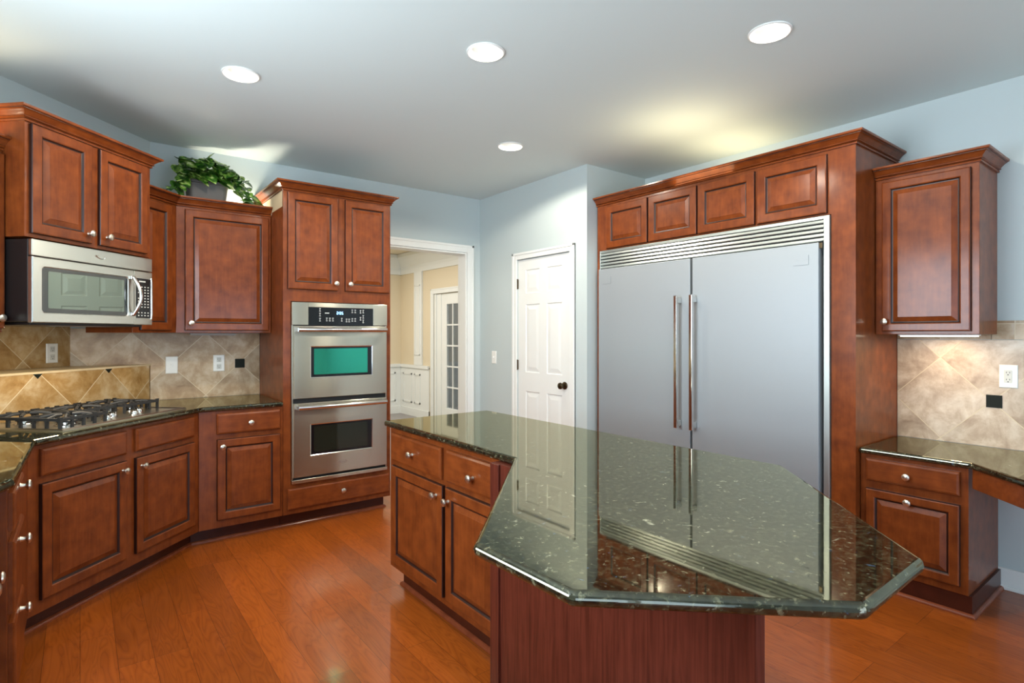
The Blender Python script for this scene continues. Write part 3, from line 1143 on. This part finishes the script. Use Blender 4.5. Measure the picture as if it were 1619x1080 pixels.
# under the plant
loc = (0.520, 4.45, 0)
t = thing('plant_wall_cabinet', 'cherry wall cabinet with one wide door below the potted plant', 'wall cabinet', loc)
W = 1.1355 - 0.520
poly_body(t, [(0.001, 0), (W, 0), (W, 0.336), (-0.10, 0.336), (-0.134, 0.325)], 1.4005, 2.28)
raised_door(t, 0.052, 0.598, 1.418, 2.255, (0.088, 1.468))
add_crown(t, [(0.0, 0), (W, 0)], 2.273)
lamp = thing('under_cabinet_light', 'slim unlit light bar under the cabinet below the plant', 'lamp', (0.62, 4.56, 1.386))
G().box(0, 0.30, 0, 0.05, 0.0, 0.014).out('housing', LAMPGREY, lamp, bevel=0.003)
G().box(0.01, 0.29, 0.008, 0.042, -0.004, 0.0).out('diffuser', LAMPGREY, lamp)

# --- tall oven cabinet -------------------------------------------------------------
OX0, OX1 = 1.139, 1.960
t = thing('oven_cabinet', 'tall cherry cabinet housing the double wall oven', 'tall cabinet', (OX0, FACE_Y, 0))
W = OX1 - OX0
g = G()
g.box(0, W, 0, 0.648, 0.105, 0.318)
g.box(0, W, 0, 0.648, 1.628, 2.43)
g.box(0, 0.052, 0, 0.648, 0.318, 1.628)
g.box(W - 0.036, W, 0, 0.648, 0.318, 1.628)
g.box(0.052, W - 0.036, 0.63, 0.648, 0.318, 1.628)
g.out('body', WOOD, t)
raised_door(t, 0.028, 0.391, 1.715, 2.405, (0.372, 1.768))
raised_door(t, 0.447, 0.806, 1.715, 2.405, (0.480, 1.768))
drawer(t, 0.028, 0.806, 0.140, 0.290, (0.424, 0.222))
add_crown(t, [(0, 0.64), (0, 0), (W, 0), (W, 0.64)], 2.416)
G().box(-0.0012, -0.0002, 0.02, 0.64, 2.30, 2.414).out('unfinished_side', CABIN, t)
toe(t, [(0, 0.085), (W - 0.02, 0.085), (W - 0.02, 0.64)])


def seven_seg(g, ch, x, z, w, h, y, m=0):
    th = 0.18 * w
    on = {'0': 'abcdef', '1': 'bc', '2': 'abged', '3': 'abgcd', '4': 'fgbc', '5': 'afgcd', '6': 'afgedc', '7': 'abc', '8': 'abcdefg', '9': 'abcdfg'}[ch]
    r = {'a': (0, w, h - th, h), 'd': (0, w, 0, th), 'g': (0, w, h / 2 - th / 2, h / 2 + th / 2), 'b': (w - th, w, h / 2, h), 'c': (w - th, w, 0, h / 2), 'f': (0, th, h / 2, h), 'e': (0, th, 0, h / 2)}
    for k in on:
        a, b, c, d = r[k]
        g.box(x + a, x + b, y - 0.0008, y, z + c, z + d, m)


def badge(parent, x, y, z, w, h):
    """oval ring badge with a bar of raised lettering across it"""
    g = G()
    seg = 32
    M = Matrix.Translation((x, y, z))
    for ro, ri in ((1.0, 0.80),):
        lo = [[(x + w * ro * math.cos(2 * PI * k / seg), y, z + h * ro * math.sin(2 * PI * k / seg)) for k in range(seg)],
              [(x + w * ro * math.cos(2 * PI * k / seg), y - 0.002, z + h * ro * math.sin(2 * PI * k / seg)) for k in range(seg)],
              [(x + w * ri * math.cos(2 * PI * k / seg + 0.12), y - 0.002, z + h * ri * math.sin(2 * PI * k / seg + 0.12)) for k in range(seg)]]
        g.rings(lo, [0], cap=False)
    for k in range(9):
        xx = x - w * 0.62 + k * w * 0.142
        g.box(xx, xx + w * 0.09, y - 0.002, y, z - h * 0.28, z + h * (0.40 if k in (0, 1, 4, 7) else 0.18))
    return g.out('badge', CHROME, parent)


def wall_oven():
    t = thing('double_wall_oven', 'stainless double wall oven with black control panel and two glass doors', 'oven', (1.193, FACE_Y, 0.322))
    W, H = 0.729, 1.300
    g = G()
    g.box(0.006, W - 0.006, 0.002, 0.60, 0.006, H - 0.006, 1)
    # trim frame over the cabinet face
    g.box(0, 0.010, -0.014, -0.0005, 0, H)
    g.box(W - 0.010, W, -0.014, -0.0005, 0, H)
    g.box(0.010, W - 0.010, -0.006, -0.0005, 0.0, H, 1)
    g.out('body', [STEEL, RUBBER], t)
    # control fascia
    g = G()
    z0, z1 = 1.136, H
    g.box(0.0, 0.116, -0.024, -0.0145, z0, z1)
    g.box(0.612, W, -0.024, -0.0145, z0, z1)
    g.box(0.116, 0.612, -0.024, -0.0145, 1.266, z1)
    fa = g.out('control_fascia', STEEL, t, bevel=0.002)
    yf = -0.0226
    g = G()
    for k, c in enumerate('205'):
        seven_seg(g, c, 0.325 + k * 0.016 + (0.005 if k else 0), 1.217, 0.011, 0.020, yf)
    g.box(0.3385, 0.341, yf - 0.0008, yf, 1.222, 1.225)
    g.box(0.3385, 0.341, yf - 0.0008, yf, 1.229, 1.232)
    g.out('clock', DIGIT, fa)
    g = G().box(0.117, 0.611, -0.0225, -0.0145, z0, 1.2655)
    spots = [(0.20, z) for z in (1.250, 1.215, 1.178)] + [(0.250 + i * 0.023, 1.180) for i in range(3)] + [(0.363, 1.18), (0.400, 1.175), (0.420, 1.175)]
    spots += [(0.445, 1.18), (0.468, 1.18), (0.445, 1.245), (0.468, 1.245), (0.510, 1.243), (0.532, 1.245), (0.510, 1.19), (0.532, 1.205), (0.532, 1.17)]
    for x, z in spots:
        for r in range(3):
            g.box(x - 0.006 + 0.002 * (r % 2), x + 0.006 - 0.003 * (r % 2), yf - 0.0005, yf, z - 0.014 + r * 0.010, z - 0.010 + r * 0.010, 1)
    g.box(0.236, 0.268, yf - 0.0005, yf, 1.222, 1.228, 1)
    g.out('control_glass', [BLACK, MARK], fa)
    # doors
    for z0, z1, wz0, wz1, glass in ((0.606, 1.130, 0.758, 0.976, TEAL), (0.044, 0.574, 0.195, 0.412, DKGLASS)):
        g = G()
        x0, x1 = 0.010, W - 0.010
        wx0, wx1 = 0.132, 0.597
        yb, Y = -0.0145, -0.034
        R = lambda a, b, c, d, y: [(a, y, c), (b, y, c), (b, y, d), (a, y, d)]
        g.rings([R(x0, x1, z0, z1, yb), R(x0, x1, z0, z1, Y + 0.003), R(x0 + 0.003, x1 - 0.003, z0 + 0.003, z1 - 0.003, Y), R(wx0 - 0.006, wx1 + 0.006, wz0 - 0.006, wz1 + 0.006, Y), R(wx0, wx1, wz0, wz1, Y + 0.003), R(wx0, wx1, wz0, wz1, Y + 0.004)],
                [0, 0, 0, 2, 2, 1], closed_back=True)
        d = g.out('oven_door', [STEEL, BLACK, CHROME], t)
        w = G()
        w.rings([R(wx0 + 0.022, wx1 - 0.034, wz0 + 0.018, wz1 - 0.012, Y + 0.0039), R(wx0 + 0.022, wx1 - 0.034, wz0 + 0.018, wz1 - 0.012, Y + 0.003)], [0], closed_back=True)
        w.out('window', glass, d)
        hz = z1 - 0.028
        pts = []
        n = 17
        for i in range(n):
            u = i / (n - 1)
            pts.append((0.030 + u * (W - 0.060), Y - 0.046 - 0.012 * math.sin(PI * u), hz))
        h = G()
        h.tube(pts, 0.0165, 14, flat=1.0)
        for x in (0.034, W - 0.034):
            h.box(x - 0.009, x + 0.009, Y - 0.044, Y, hz - 0.014, hz + 0.012)
        h.out('handle', CHROME, d)
        if glass is DKGLASS:
            badge(d, 0.365, Y, 0.118, 0.036, 0.014)
    g = G()
    g.box(0, W, -0.028, -0.0145, 0.0, 0.026)
    g.out('bottom_trim', STEEL, t, bevel=0.003)


wall_oven()


def microwave():
    t = thing('microwave', 'stainless over-the-range microwave with bowed handle and black keypad', 'microwave', (*diag(2.364, -3.74)[:2], 1.447), PI / 4)
    W, H = 0.752, 0.402
    g = G()
    g.box(0.0, W, 0.0, 0.455, 0.004, H)
    g.box(0.03, W - 0.03, 0.02, 0.44, -0.012, 0.004)
    g.out('body', plain('microwave_shell', s(24, 20, 19), 0.35), t, bevel=0.003)
    G().box(0.22, 0.52, 0.05, 0.12, -0.0145, -0.012).out('cooktop_light', LAMPGREY, t)
    g = G().box(0, W, -0.022, -0.0005, 0.322, H)
    v = g.out('vent_panel', STEELM, t, bevel=0.004)
    # swoosh mark on the vent panel
    g = G()
    g.tube([(0.352, -0.0235, 0.368), (0.362, -0.0235, 0.362), (0.380, -0.0235, 0.354), (0.398, -0.0235, 0.354), (0.412, -0.0235, 0.362), (0.408, -0.0235, 0.369)], 0.003, 8, flat=0.5)
    g.tube([(0.346, -0.0235, 0.366), (0.352, -0.0235, 0.373), (0.360, -0.0235, 0.367), (0.368, -0.0235, 0.372)], 0.0022, 8, flat=0.5)
    g.out('badge', CHROME, v)
    # door with rounded window
    x1, z1 = 0.612, 0.318
    Y = -0.024
    wx0, wx1, wz0, wz1, r = 0.052, 0.567, 0.050, 0.272, 0.018

    def rr(x0, x1_, z0, z1_, y, rad):
        pts = []
        for cx_, cz_, a0 in ((x1_ - rad, z1_ - rad, 0), (x0 + rad, z1_ - rad, PI / 2), (x0 + rad, z0 + rad, PI), (x1_ - rad, z0 + rad, 1.5 * PI)):
            for k in range(6):
                a = a0 + (PI / 2) * k / 5
                pts.append((cx_ + rad * math.cos(a), y, cz_ + rad * math.sin(a)))
        return pts[::-1]
    g = G()
    g.rings([rr(0.0, x1, 0.0, z1, -0.0006, 0.002), rr(0.0, x1, 0.0, z1, Y + 0.004, 0.002), rr(0.004, x1 - 0.004, 0.004, z1 - 0.004, Y, 0.004), rr(wx0 - 0.004, wx1 + 0.004, wz0 - 0.004, wz1 + 0.004, Y, r), rr(wx0, wx1, wz0, wz1, Y + 0.003, r)], [0, 0, 0, 0, 1], closed_back=True)
    d = g.out('door', [STEELM, MWGLASS], t)
    g = G()
    g.rings([rr(wx0 + 0.030, wx1 - 0.025, wz0 + 0.022, wz1 - 0.018, Y + 0.0028, 0.006), rr(wx0 + 0.030, wx1 - 0.025, wz0 + 0.022, wz1 - 0.018, Y + 0.002, 0.006)], [0], closed_back=True)
    g.out('window', MWSCREEN, d)
    pts, rad = [], []
    for i in range(15):
        u = i / 14
        pts.append((0.592 + 0.020 * math.sin(PI * u), Y - 0.012 - 0.034 * math.sin(PI * u), 0.056 + u * 0.222))
    h = G()
    h.tube(pts, 0.012, 12, flat=0.8)
    h.box(0.578, 0.606, Y - 0.014, Y, 0.050, 0.072)
    h.box(0.578, 0.606, Y - 0.014, Y, 0.262, 0.284)
    h.out('handle', CHROME, d, bevel=0.003)
    # control column
    g = G()
    g.box(x1 + 0.002, W, Y + 0.002, -0.0005, 0.0, z1)
    c = g.out('control_column', STEELM, t, bevel=0.003)
    G().tube([(W - 0.010, Y + 0.001, 0.036), (W - 0.010, Y - 0.002, 0.06), (W - 0.010, Y - 0.002, 0.26), (W - 0.010, Y + 0.001, 0.282)], 0.006, 10).out('grip_strip', CHROME, c)
    g = G().box(x1 + 0.016, W - 0.016, Y + 0.0002, Y + 0.002, 0.040, 0.276)
    for r_ in range(11):
        for k in range(4):
            if (r_ == 2) or (r_ == 7 and k < 2):
                continue
            z = 0.052 + r_ * 0.017
            x = x1 + 0.028 + k * 0.024
            g.box(x, x + 0.010, Y - 0.0002, Y + 0.0002, z, z + 0.006, 1)
    g.box(x1 + 0.035, x1 + 0.085, Y - 0.0002, Y + 0.0002, 0.254, 0.262, 1)
    g.out('keypad', [BLACK, MARK], c)


microwave()
area('hood_lamp', (*diag(2.74, -3.86)[:2], 1.428), (0, 0.0, -1), 0.30, 0.06, 4.5, (1.0, 0.84, 0.6)).rotation_euler.z = PI / 4


# --- refrigerator and its surround ------------------------------------------------
# local frame: x runs towards the camera (-Y), y runs to the wall (+X)
FX, FYL = 3.39, 3.250
t = thing('refrigerator_cabinet', 'tall cherry surround with four small doors over the refrigerator', 'tall cabinet', (FX, FYL, 0), -PI / 2)
Wf = FYL - 1.297
xr = FYL - 1.424
g = G()
g.box(0.004, 0.040, 0, 0.612, 0, 2.46)
g.box(xr, Wf, 0, 0.019, 0, 2.46)
g.box(Wf - 0.019, Wf, 0.019, 0.612, 0, 2.46)
g.box(xr, xr + 0.019, 0.019, 0.612, 0, 2.46)
g.box(0.040, xr, 0, 0.612, 2.075, 2.46)
g.out('body', WOOD, t)
for a, b in ((3.139, 2.723), (2.711, 2.297), (2.287, 1.875), (1.858, 1.442)):
    raised_door(t, FYL - a, FYL - b, 2.083, 2.420, None, fw=0.062)
add_crown(t, [(0.0, 0), (Wf, 0), (Wf, 0.605)], 2.442)


def fridge():
    t = thing('refrigerator', 'wide built-in stainless refrigerator with two doors and paired vertical handles', 'refrigerator', (FX, FYL, 0.0), -PI / 2)
    a = lambda Y: FYL - Y
    g = G()
    g.box(a(3.203), a(1.430), 0.02, 0.60, 0.02, 2.068, 0)
    g.out('body', [plain('fridge_body', s(70, 72, 74), 0.5)], t)
    # trim frame
    g = G()
    g.box(a(3.207), a(3.196), -0.016, 0.018, 0.0, 2.070)
    g.box(a(1.459), a(1.4275), -0.016, 0.018, 0.0, 2.070)
    g.box(a(3.196), a(1.459), -0.016, 0.018, 2.050, 2.070)
    g.out('trim_frame', GRILLE, t, bevel=0.002)
    # louvred grille
    g = G()
    for k in range(5):
        z = 1.926 + k * 0.0255
        g.prism([(0.016, z + 0.003), (-0.014, z), (-0.016, z + 0.004), (-0.012, z + 0.018), (0.016, z + 0.021)], a(3.195), a(1.460), M=Matrix(((0, 0, 1, 0), (1, 0, 0, 0), (0, 1, 0, 0), (0, 0, 0, 1))))
    g.box(a(3.195), a(1.460), 0.0165, 0.0185, 1.92, 2.05, 1)
    g.out('vent_grille', [GRILLE, RUBBER], t)
    for nm, Y0, Y1, hx, px in (('l', 3.218, 2.334, 2.405, 3.110), ('r', 2.316, 1.478, 2.270, 1.577)):
        g = G()
        x0, x1 = a(Y0), a(Y1)
        if nm == 'l':
            x0 = a(3.200)
        g.box(x0, x1, -0.036, 0.018, 0.10, 1.918)
        d = g.out('door', STEELV, t, bevel=0.003)
        # bar handle with end posts
        hx_ = a(2.412) if nm == 'l' else a(2.288)
        h = G()
        h.box(hx_ - 0.014, hx_ + 0.014, -0.100, -0.084, 0.735, 1.662)
        h.box(hx_ - 0.010, hx_ + 0.010, -0.084, -0.036, 0.745, 0.790)
        h.box(hx_ - 0.010, hx_ + 0.010, -0.084, -0.036, 1.607, 1.652)
        h.out('handle', CHROME, d, bevel=0.005, seg=3)
        p = G().box(a(px) - 0.044, a(px) + 0.044, -0.039, -0.0362, 1.796, 1.852).box(a(px) - 0.03, a(px) + 0.03, -0.0396, -0.039, 1.823, 1.826)
        p.out('name_plate', STEELV, d, bevel=0.0015)
    g = G().box(a(3.196), a(1.459), 0.0, 0.018, 0.0, 0.095)
    g.out('kick_plate', RUBBER, t)
    # exposed top hinge of the near door
    G().box(a(1.477), a(1.461), -0.03, -0.017, 1.885, 1.915).out('hinge', BRONZE, t)


fridge()

# --- right wall cabinet and desk --------------------------------------------------------
UF, UY = 3.66, 1.2945
t = thing('desk_wall_cabinet', 'single-door cherry wall cabinet above the desk, right of the refrigerator', 'wall cabinet', (UF, UY, 0), -PI / 2)
W = UY - 0.820
poly_body(t, [(0, 0), (W, 0), (W, 0.345), (0, 0.345)], 1.3905, 2.285)
raised_door(t, 0.036, 0.442, 1.407, 2.258, (0.056, 1.462), fw=0.052)
add_crown(t, [(0.0005, 0), (W, 0), (W, 0.345)], 2.278)
lamp = thing('under_cabinet_light', 'glowing light bar under the wall cabinet above the desk', 'lamp', (3.72, 1.20, 1.3735), -PI / 2)
G().box(0, 0.36, 0, 0.06, 0.009, 0.0165).out('housing', PLASTIC, lamp, bevel=0.002)
G().box(0.008, 0.352, 0.006, 0.054, 0.004, 0.009).out('diffuser', STRIP, lamp)
area('desk_lamp_light', (3.75, 1.02, 1.366), (0, 0, -1), 0.30, 0.05, 1.7, (1.0, 0.72, 0.44)).parent = None

DF, DY = 3.45, 1.2945
t = thing('desk_drawer_cabinet', 'cherry desk pedestal with a shallow drawer over a deep file drawer', 'base cabinet', (DF, DY, 0), -PI / 2)
W = DY - 0.815
poly_body(t, [(0, 0), (W, 0), (W, 0.548), (0, 0.548)], 0.105, 0.7325)
drawer(t, 0.030, 0.448, 0.590, 0.710, (0.228, 0.645))
d = raised_door(t, 0.030, 0.448, 0.145, 0.546, (0.232, 0.512), fw=0.052)
d.name = 'file_drawer'
toe(t, [(0.0, -0.012 + 0.02), (W + 0.012, -0.012 + 0.02), (W + 0.012, 0.545)])
g = G()
g.prism([(4.0, 1.2945), (3.42, 1.2945), (3.425, 0.80), (3.075, 0.45), (3.075, -0.6), (4.0, -0.6)], 0.734, 0.766)
tag(g.out('desk_countertop', GRANITE, bevel=0.013, seg=5), 'dark granite top of the built-in desk at the right edge', 'countertop')
# apron under the angled part of the top
g = G()
p0, p1 = Vector((3.452, 0.802)), Vector((3.112, 0.462))
n = Vector((1, -1)) * (0.02 / S2)
g.prism([(p0.x, p0.y), (p1.x, p1.y), (p1.x + n.x, p1.y + n.y), (p0.x + n.x, p0.y + n.y)], 0.636, 0.7325)
tag(g.out('desk_apron', WOODH, bevel=0.003), 'cherry apron board angled under the granite desk top beside the pedestal', 'apron')

# --- island ------------------------------------------------------------------------
IX = 1.36
t = thing('island_cabinet', 'cherry island cabinet with two drawers over two doors facing the ovens', 'base cabinet', (IX, 2.868, 0), -PI / 2)
W = 2.868 - 1.826
poly_body(t, [(0, 0), (W, 0), (W, 0.62), (0, 0.62)], 0.118, BH)
a = lambda Y: 2.868 - Y
drawer(t, a(2.826), a(2.296), 0.705, 0.855, (a(2.575), 0.776))
drawer(t, a(2.250), a(1.842), 0.705, 0.855, (a(2.02), 0.770))
raised_door(t, a(2.820), a(2.282), 0.155, 0.680, (a(2.335), 0.625))
raised_door(t, a(2.254), a(1.842), 0.155, 0.680, (a(2.225), 0.620))
toe(t, [(0.03, 0.60), (0.03, 0.065), (W, 0.065)], h=0.117)
t = thing('island_bar_base', 'plain dark cherry panelled base carrying the wide end of the island', 'base cabinet', (1.30, 1.820, 0))
g = G()
g.prism([(0.0, 0.0), (0.0, -1.104), (0.012, -1.114), (0.66, -0.51), (0.66, 0.0)][::-1], 0.0, BH)
g.out('body', WOODP, t)
g = G()
g.box(-0.010, 0.0, -0.055, 0.0, 0.0, BH)
g.out('corner_post', WOODP, t, bevel=0.002)
g = G()
g.box(-0.010, 0.0, -1.105, -1.080, 0.0, BH)
g.prism([(-0.010, -1.105), (0.0, -1.105), (0.012, -1.115), (0.006, -1.121)][::-1], 0.0, BH)
g.out('corner_post', WOODP, t, bevel=0.002)
g = G()
g.prism([(1.33, 2.895), (2.03, 2.895), (2.03, 1.020), (1.42, 0.408), (1.097, 0.400), (0.716, 0.755), (0.708, 1.067), (1.325, 1.712)][::-1], 0.8825, 0.914)
tag(g.out('island_countertop', GRANITE, bevel=0.0145, seg=6), 'large polished dark green granite island top with an angled wide end', 'countertop')


# --- ceiling lights ----------------------------------------------------------------
def can():
    t = thing('ceiling_light', 'recessed ceiling light nearest the potted plant', 'ceiling light', (*LIGHTS[0], CZ), 0, 'recessed ceiling lights')
    g = G()
    g.lathe([(0.083, 0.0), (0.094, -0.001), (0.094, -0.005), (0.086, -0.008), (0.078, -0.004), (0.0765, 0.0)], seg=48, capa=False, capb=False)
    g.out('trim_ring', WHITE, t)
    g = G()
    g.lathe([(0.0765, 0.0), (0.055, 0.058), (0.055, 0.062)], seg=48, capa=False, capb=False)
    g.out('reflector', WHITE, t)
    g = G()
    g.lathe([(0.055, 0.056), (0.054, 0.054), (0.0, 0.051)], seg=48, capa=False, capb=False)
    g.out('lens', LENS, t)
    g = G()
    g.lathe([(0.083, 0.0005), (0.083, 0.11), (0.0, 0.11)], seg=32, capa=False, capb=False)
    g.out('housing', GRILLE, t)
    return t


c0 = can()
names = [None, 'recessed ceiling light over the island, middle of the three in front', 'recessed ceiling light in front of the refrigerator, closest to the desk', 'smallest recessed ceiling light, by the pantry door']
for (x, y), lab in zip(LIGHTS[1:], names[1:]):
    dup(c0, (x, y, CZ), lab)
for i, (x, y) in enumerate(LIGHTS):
    d = bpy.data.lights.new('can_lamp', 'SPOT')
    d.energy = 42
    d.color = (1.0, 0.90, 0.76)
    d.spot_size = math.radians(160)
    d.spot_blend = 0.2
    d.shadow_soft_size = 0.03
    o = bpy.data.objects.new('can_lamp', d)
    C.objects.link(o)
    o.location = (x, y, CZ + 0.006)


# --- outlets and switches -------------------------------------------------------------
def plate(loc, rz, label, cat, kind, w=0.078, h=0.125, group=None, name='wall_outlet'):
    t = thing(name, label, cat, loc, rz, group)
    g = G()
    R = lambda i, y: rect(-w / 2, w / 2, -h / 2, h / 2, i, y)
    g.rings([R(0, -0.0004), R(0, -0.003), R(0.004, -0.006)], [0], closed_back=True)
    g.out('cover_plate', PLASTIC, t)
    if kind == 'outlet':
        for z in (-0.026, 0.026):
            s_ = G().box(-0.016, 0.016, -0.0085, -0.006, z - 0.018, z + 0.018).out('socket', SOCKET, t, bevel=0.004, seg=3)
            G().box(-0.0075, -0.0055, -0.0088, -0.0084, z - 0.001, z + 0.009).box(0.0055, 0.0075, -0.0088, -0.0084, z - 0.001, z + 0.009).box(-0.0025, 0.0025, -0.0088, -0.0084, z - 0.012, z - 0.007).out('slots', SLOT, s_)
    elif kind == 'decora':
        b = G().box(-0.017, 0.017, -0.0085, -0.006, -0.034, 0.034).out('socket', SOCKET, t, bevel=0.002)
        g = G()
        for z in (-0.021, 0.017):
            g.box(-0.008, -0.0055, -0.0088, -0.0084, z, z + 0.008).box(0.0055, 0.008, -0.0088, -0.0084, z, z + 0.008).box(-0.0025, 0.0025, -0.0088, -0.0084, z - 0.011, z - 0.006)
        g.out('slots', SLOT, b)
    else:
        G().box(-0.008, 0.008, -0.008, -0.006, -0.014, 0.014).out('switch_slot', PLASTIC, t, bevel=0.002)
        G().prism([(-0.004, -0.006), (0.004, -0.006), (0.003, -0.018), (-0.003, -0.018)], -0.004, 0.008).out('toggle', PLASTIC, t)
    return t


plate((0.532, BY - 0.0125, 1.165), 0, 'white toggle switch plate on the tile above the right side of the cooktop', 'switch', 'switch', name='light_switch')
plate((0.844, BY - 0.0125, 1.170), 0, 'white outlet on the tile beside the small black square', 'outlet', 'outlet')
p = diag(3.213, CB + 0.004)
plate((p[0], p[1], 1.268), PI / 4, 'shaded outlet in the niche above the cooktop ledge', 'outlet', 'outlet', w=0.08)
plate((RX - 0.0125, 0.772, 1.162), -PI / 2, 'white outlet on the cream tile above the desk', 'outlet', 'decora')
plate((3.2755, 4.547, 1.162), -PI / 2, 'white light switch on the blue wall beside the pantry door', 'switch', 'switch', w=0.075, name='light_switch')


# --- potted plant ---------------------------------------------------------------------
def plant():
    bx, by, bz = 0.735, 4.63, 2.2805
    t = thing('potted_plant', 'trailing variegated green plant in a grey pot on the cabinet top', 'plant', (bx, by, bz))
    g = G()

    def ring(w, d, z, r=0.03):
        pts = []
        for cx_, cy_, a0 in ((w - r, d - r, 0), (-w + r, d - r, PI / 2), (-w + r, -d + r, PI), (w - r, -d + r, 1.5 * PI)):
            for k in range(5):
                a = a0 + (PI / 2) * k / 4
                pts.append((cx_ + r * math.cos(a), cy_ + r * math.sin(a), z))
        return pts
    g.rings([ring(0.112, 0.085, 0), ring(0.128, 0.10, 0.19), ring(0.134, 0.106, 0.192), ring(0.134, 0.106, 0.212), ring(0.124, 0.096, 0.212), ring(0.122, 0.094, 0.19)], [0], cap=False, closed_back=True)
    g.out('pot', POT, t)
    G().rings([ring(0.122, 0.094, 0.188), ring(0.11, 0.08, 0.195)], [0]).out('soil', SOIL, t)
    rnd = random.Random(11)
    fol, stems = G(), G()

    def leaf(p, d, up, size):
        d = d.normalized()
        sd = d.cross(up).normalized()
        n = sd.cross(d).normalized()
        out = [(0.0, 0.0), (-0.10, 0.22), (-0.02, 0.44), (0.25, 0.52), (0.55, 0.40), (0.82, 0.18), (1.0, 0.0)]
        mid = [(0.0, 0.0), (0.12, 0.0), (0.25, 0.0), (0.42, 0.0), (0.62, 0.0), (0.82, 0.0), (1.0, 0.0)]
        for sg in (1, -1):
            pm = [p + d * (size * u) + n * (size * (-0.14 * u * u)) for u, v in mid]
            po = [p + d * (size * u) + sd * (size * v * sg) + n * (size * (0.16 * v - 0.16 * u * u)) for u, v in out]
            vm = [fol.bm.verts.new(q) for q in pm]
            vo = [fol.bm.verts.new(q) for q in po]
            for i in range(6):
                loop = [vm[i], vm[i + 1], vo[i + 1], vo[i]]
                if i == 0:
                    loop = [vm[0], vm[1], vo[1]]
                if i == 5:
                    loop = [vm[5], vm[6], vo[5]]
                if sg < 0:
                    loop = loop[::-1]
                try:
                    f = fol.bm.faces.new(loop)
                    f.smooth = True
                except ValueError:
                    pass
        for v in [v for v in fol.bm.verts if not v.link_faces]:
            fol.bm.verts.remove(v)

    base = Vector((0, 0, 0.20))

    def vine(pts, nleaf, size):
        pts = [Vector(p) for p in pts]
        stems.tube(pts, 0.0035, 6)
        for k in range(nleaf):
            u = (k + 0.7) / nleaf * (len(pts) - 1)
            i = min(int(u), len(pts) - 2)
            q = pts[i].lerp(pts[i + 1], u - i)
            d = (pts[i + 1] - pts[i]).normalized()
            side = Vector((rnd.uniform(-1, 1), rnd.uniform(-1.2, 0.3), rnd.uniform(-0.5, 0.5)))
            leaf(q, d * 0.5 + side + Vector((0, -0.2, -0.15)), Vector((rnd.uniform(-0.3, 0.3), -0.55, 1)), size * rnd.uniform(0.8, 1.15))
    # full crown of upright and arching shoots
    for k in range(38):
        a = rnd.uniform(0, 2 * PI)
        r = rnd.uniform(0.05, 0.20)
        h = rnd.uniform(0.05, 0.215) * (1.15 - r / 0.3)
        st = base + Vector((0.06 * math.cos(a), 0.05 * math.sin(a), 0))
        e = base + Vector((r * 1.15 * math.cos(a), r * 0.55 * math.sin(a) - 0.03, h))
        m = st.lerp(e, 0.5) + Vector((0, 0, 0.06))
        vine([st, m, e, e + Vector((0.05 * math.cos(a), 0.02 * math.sin(a) - 0.02, -0.04))], 4, 0.088)
    # trailing ones: left over the crown, right down to the oven cabinet
    vine([base + Vector((-0.08, -0.04, 0)), (-0.17, -0.08, 0.22), (-0.23, -0.10, 0.14), (-0.27, -0.10, 0.10), (-0.33, -0.09, 0.085)], 7, 0.075)
    vine([base + Vector((-0.09, -0.05, 0)), (-0.15, -0.10, 0.24), (-0.19, -0.13, 0.17), (-0.20, -0.13, 0.11)], 5, 0.085)
    vine([base + Vector((0.09, -0.05, 0)), (0.16, -0.08, 0.26), (0.20, -0.10, 0.18), (0.22, -0.11, 0.12), (0.23, -0.10, 0.08)], 7, 0.085)
    vine([base + Vector((0.09, -0.03, 0)), (0.18, -0.05, 0.28), (0.25, -0.07, 0.21), (0.28, -0.09, 0.15), (0.30, -0.10, 0.11), (0.315, -0.11, 0.085)], 9, 0.072)
    vine([base + Vector((0.09, -0.03, 0)), (0.15, -0.02, 0.25), (0.20, -0.04, 0.17), (0.26, -0.06, 0.09)], 6, 0.08)
    fol.out('foliage', LEAF, t, recalc=False)
    stems.out('stems', STEM, t)


plant()
bpy.context.view_layer.update()
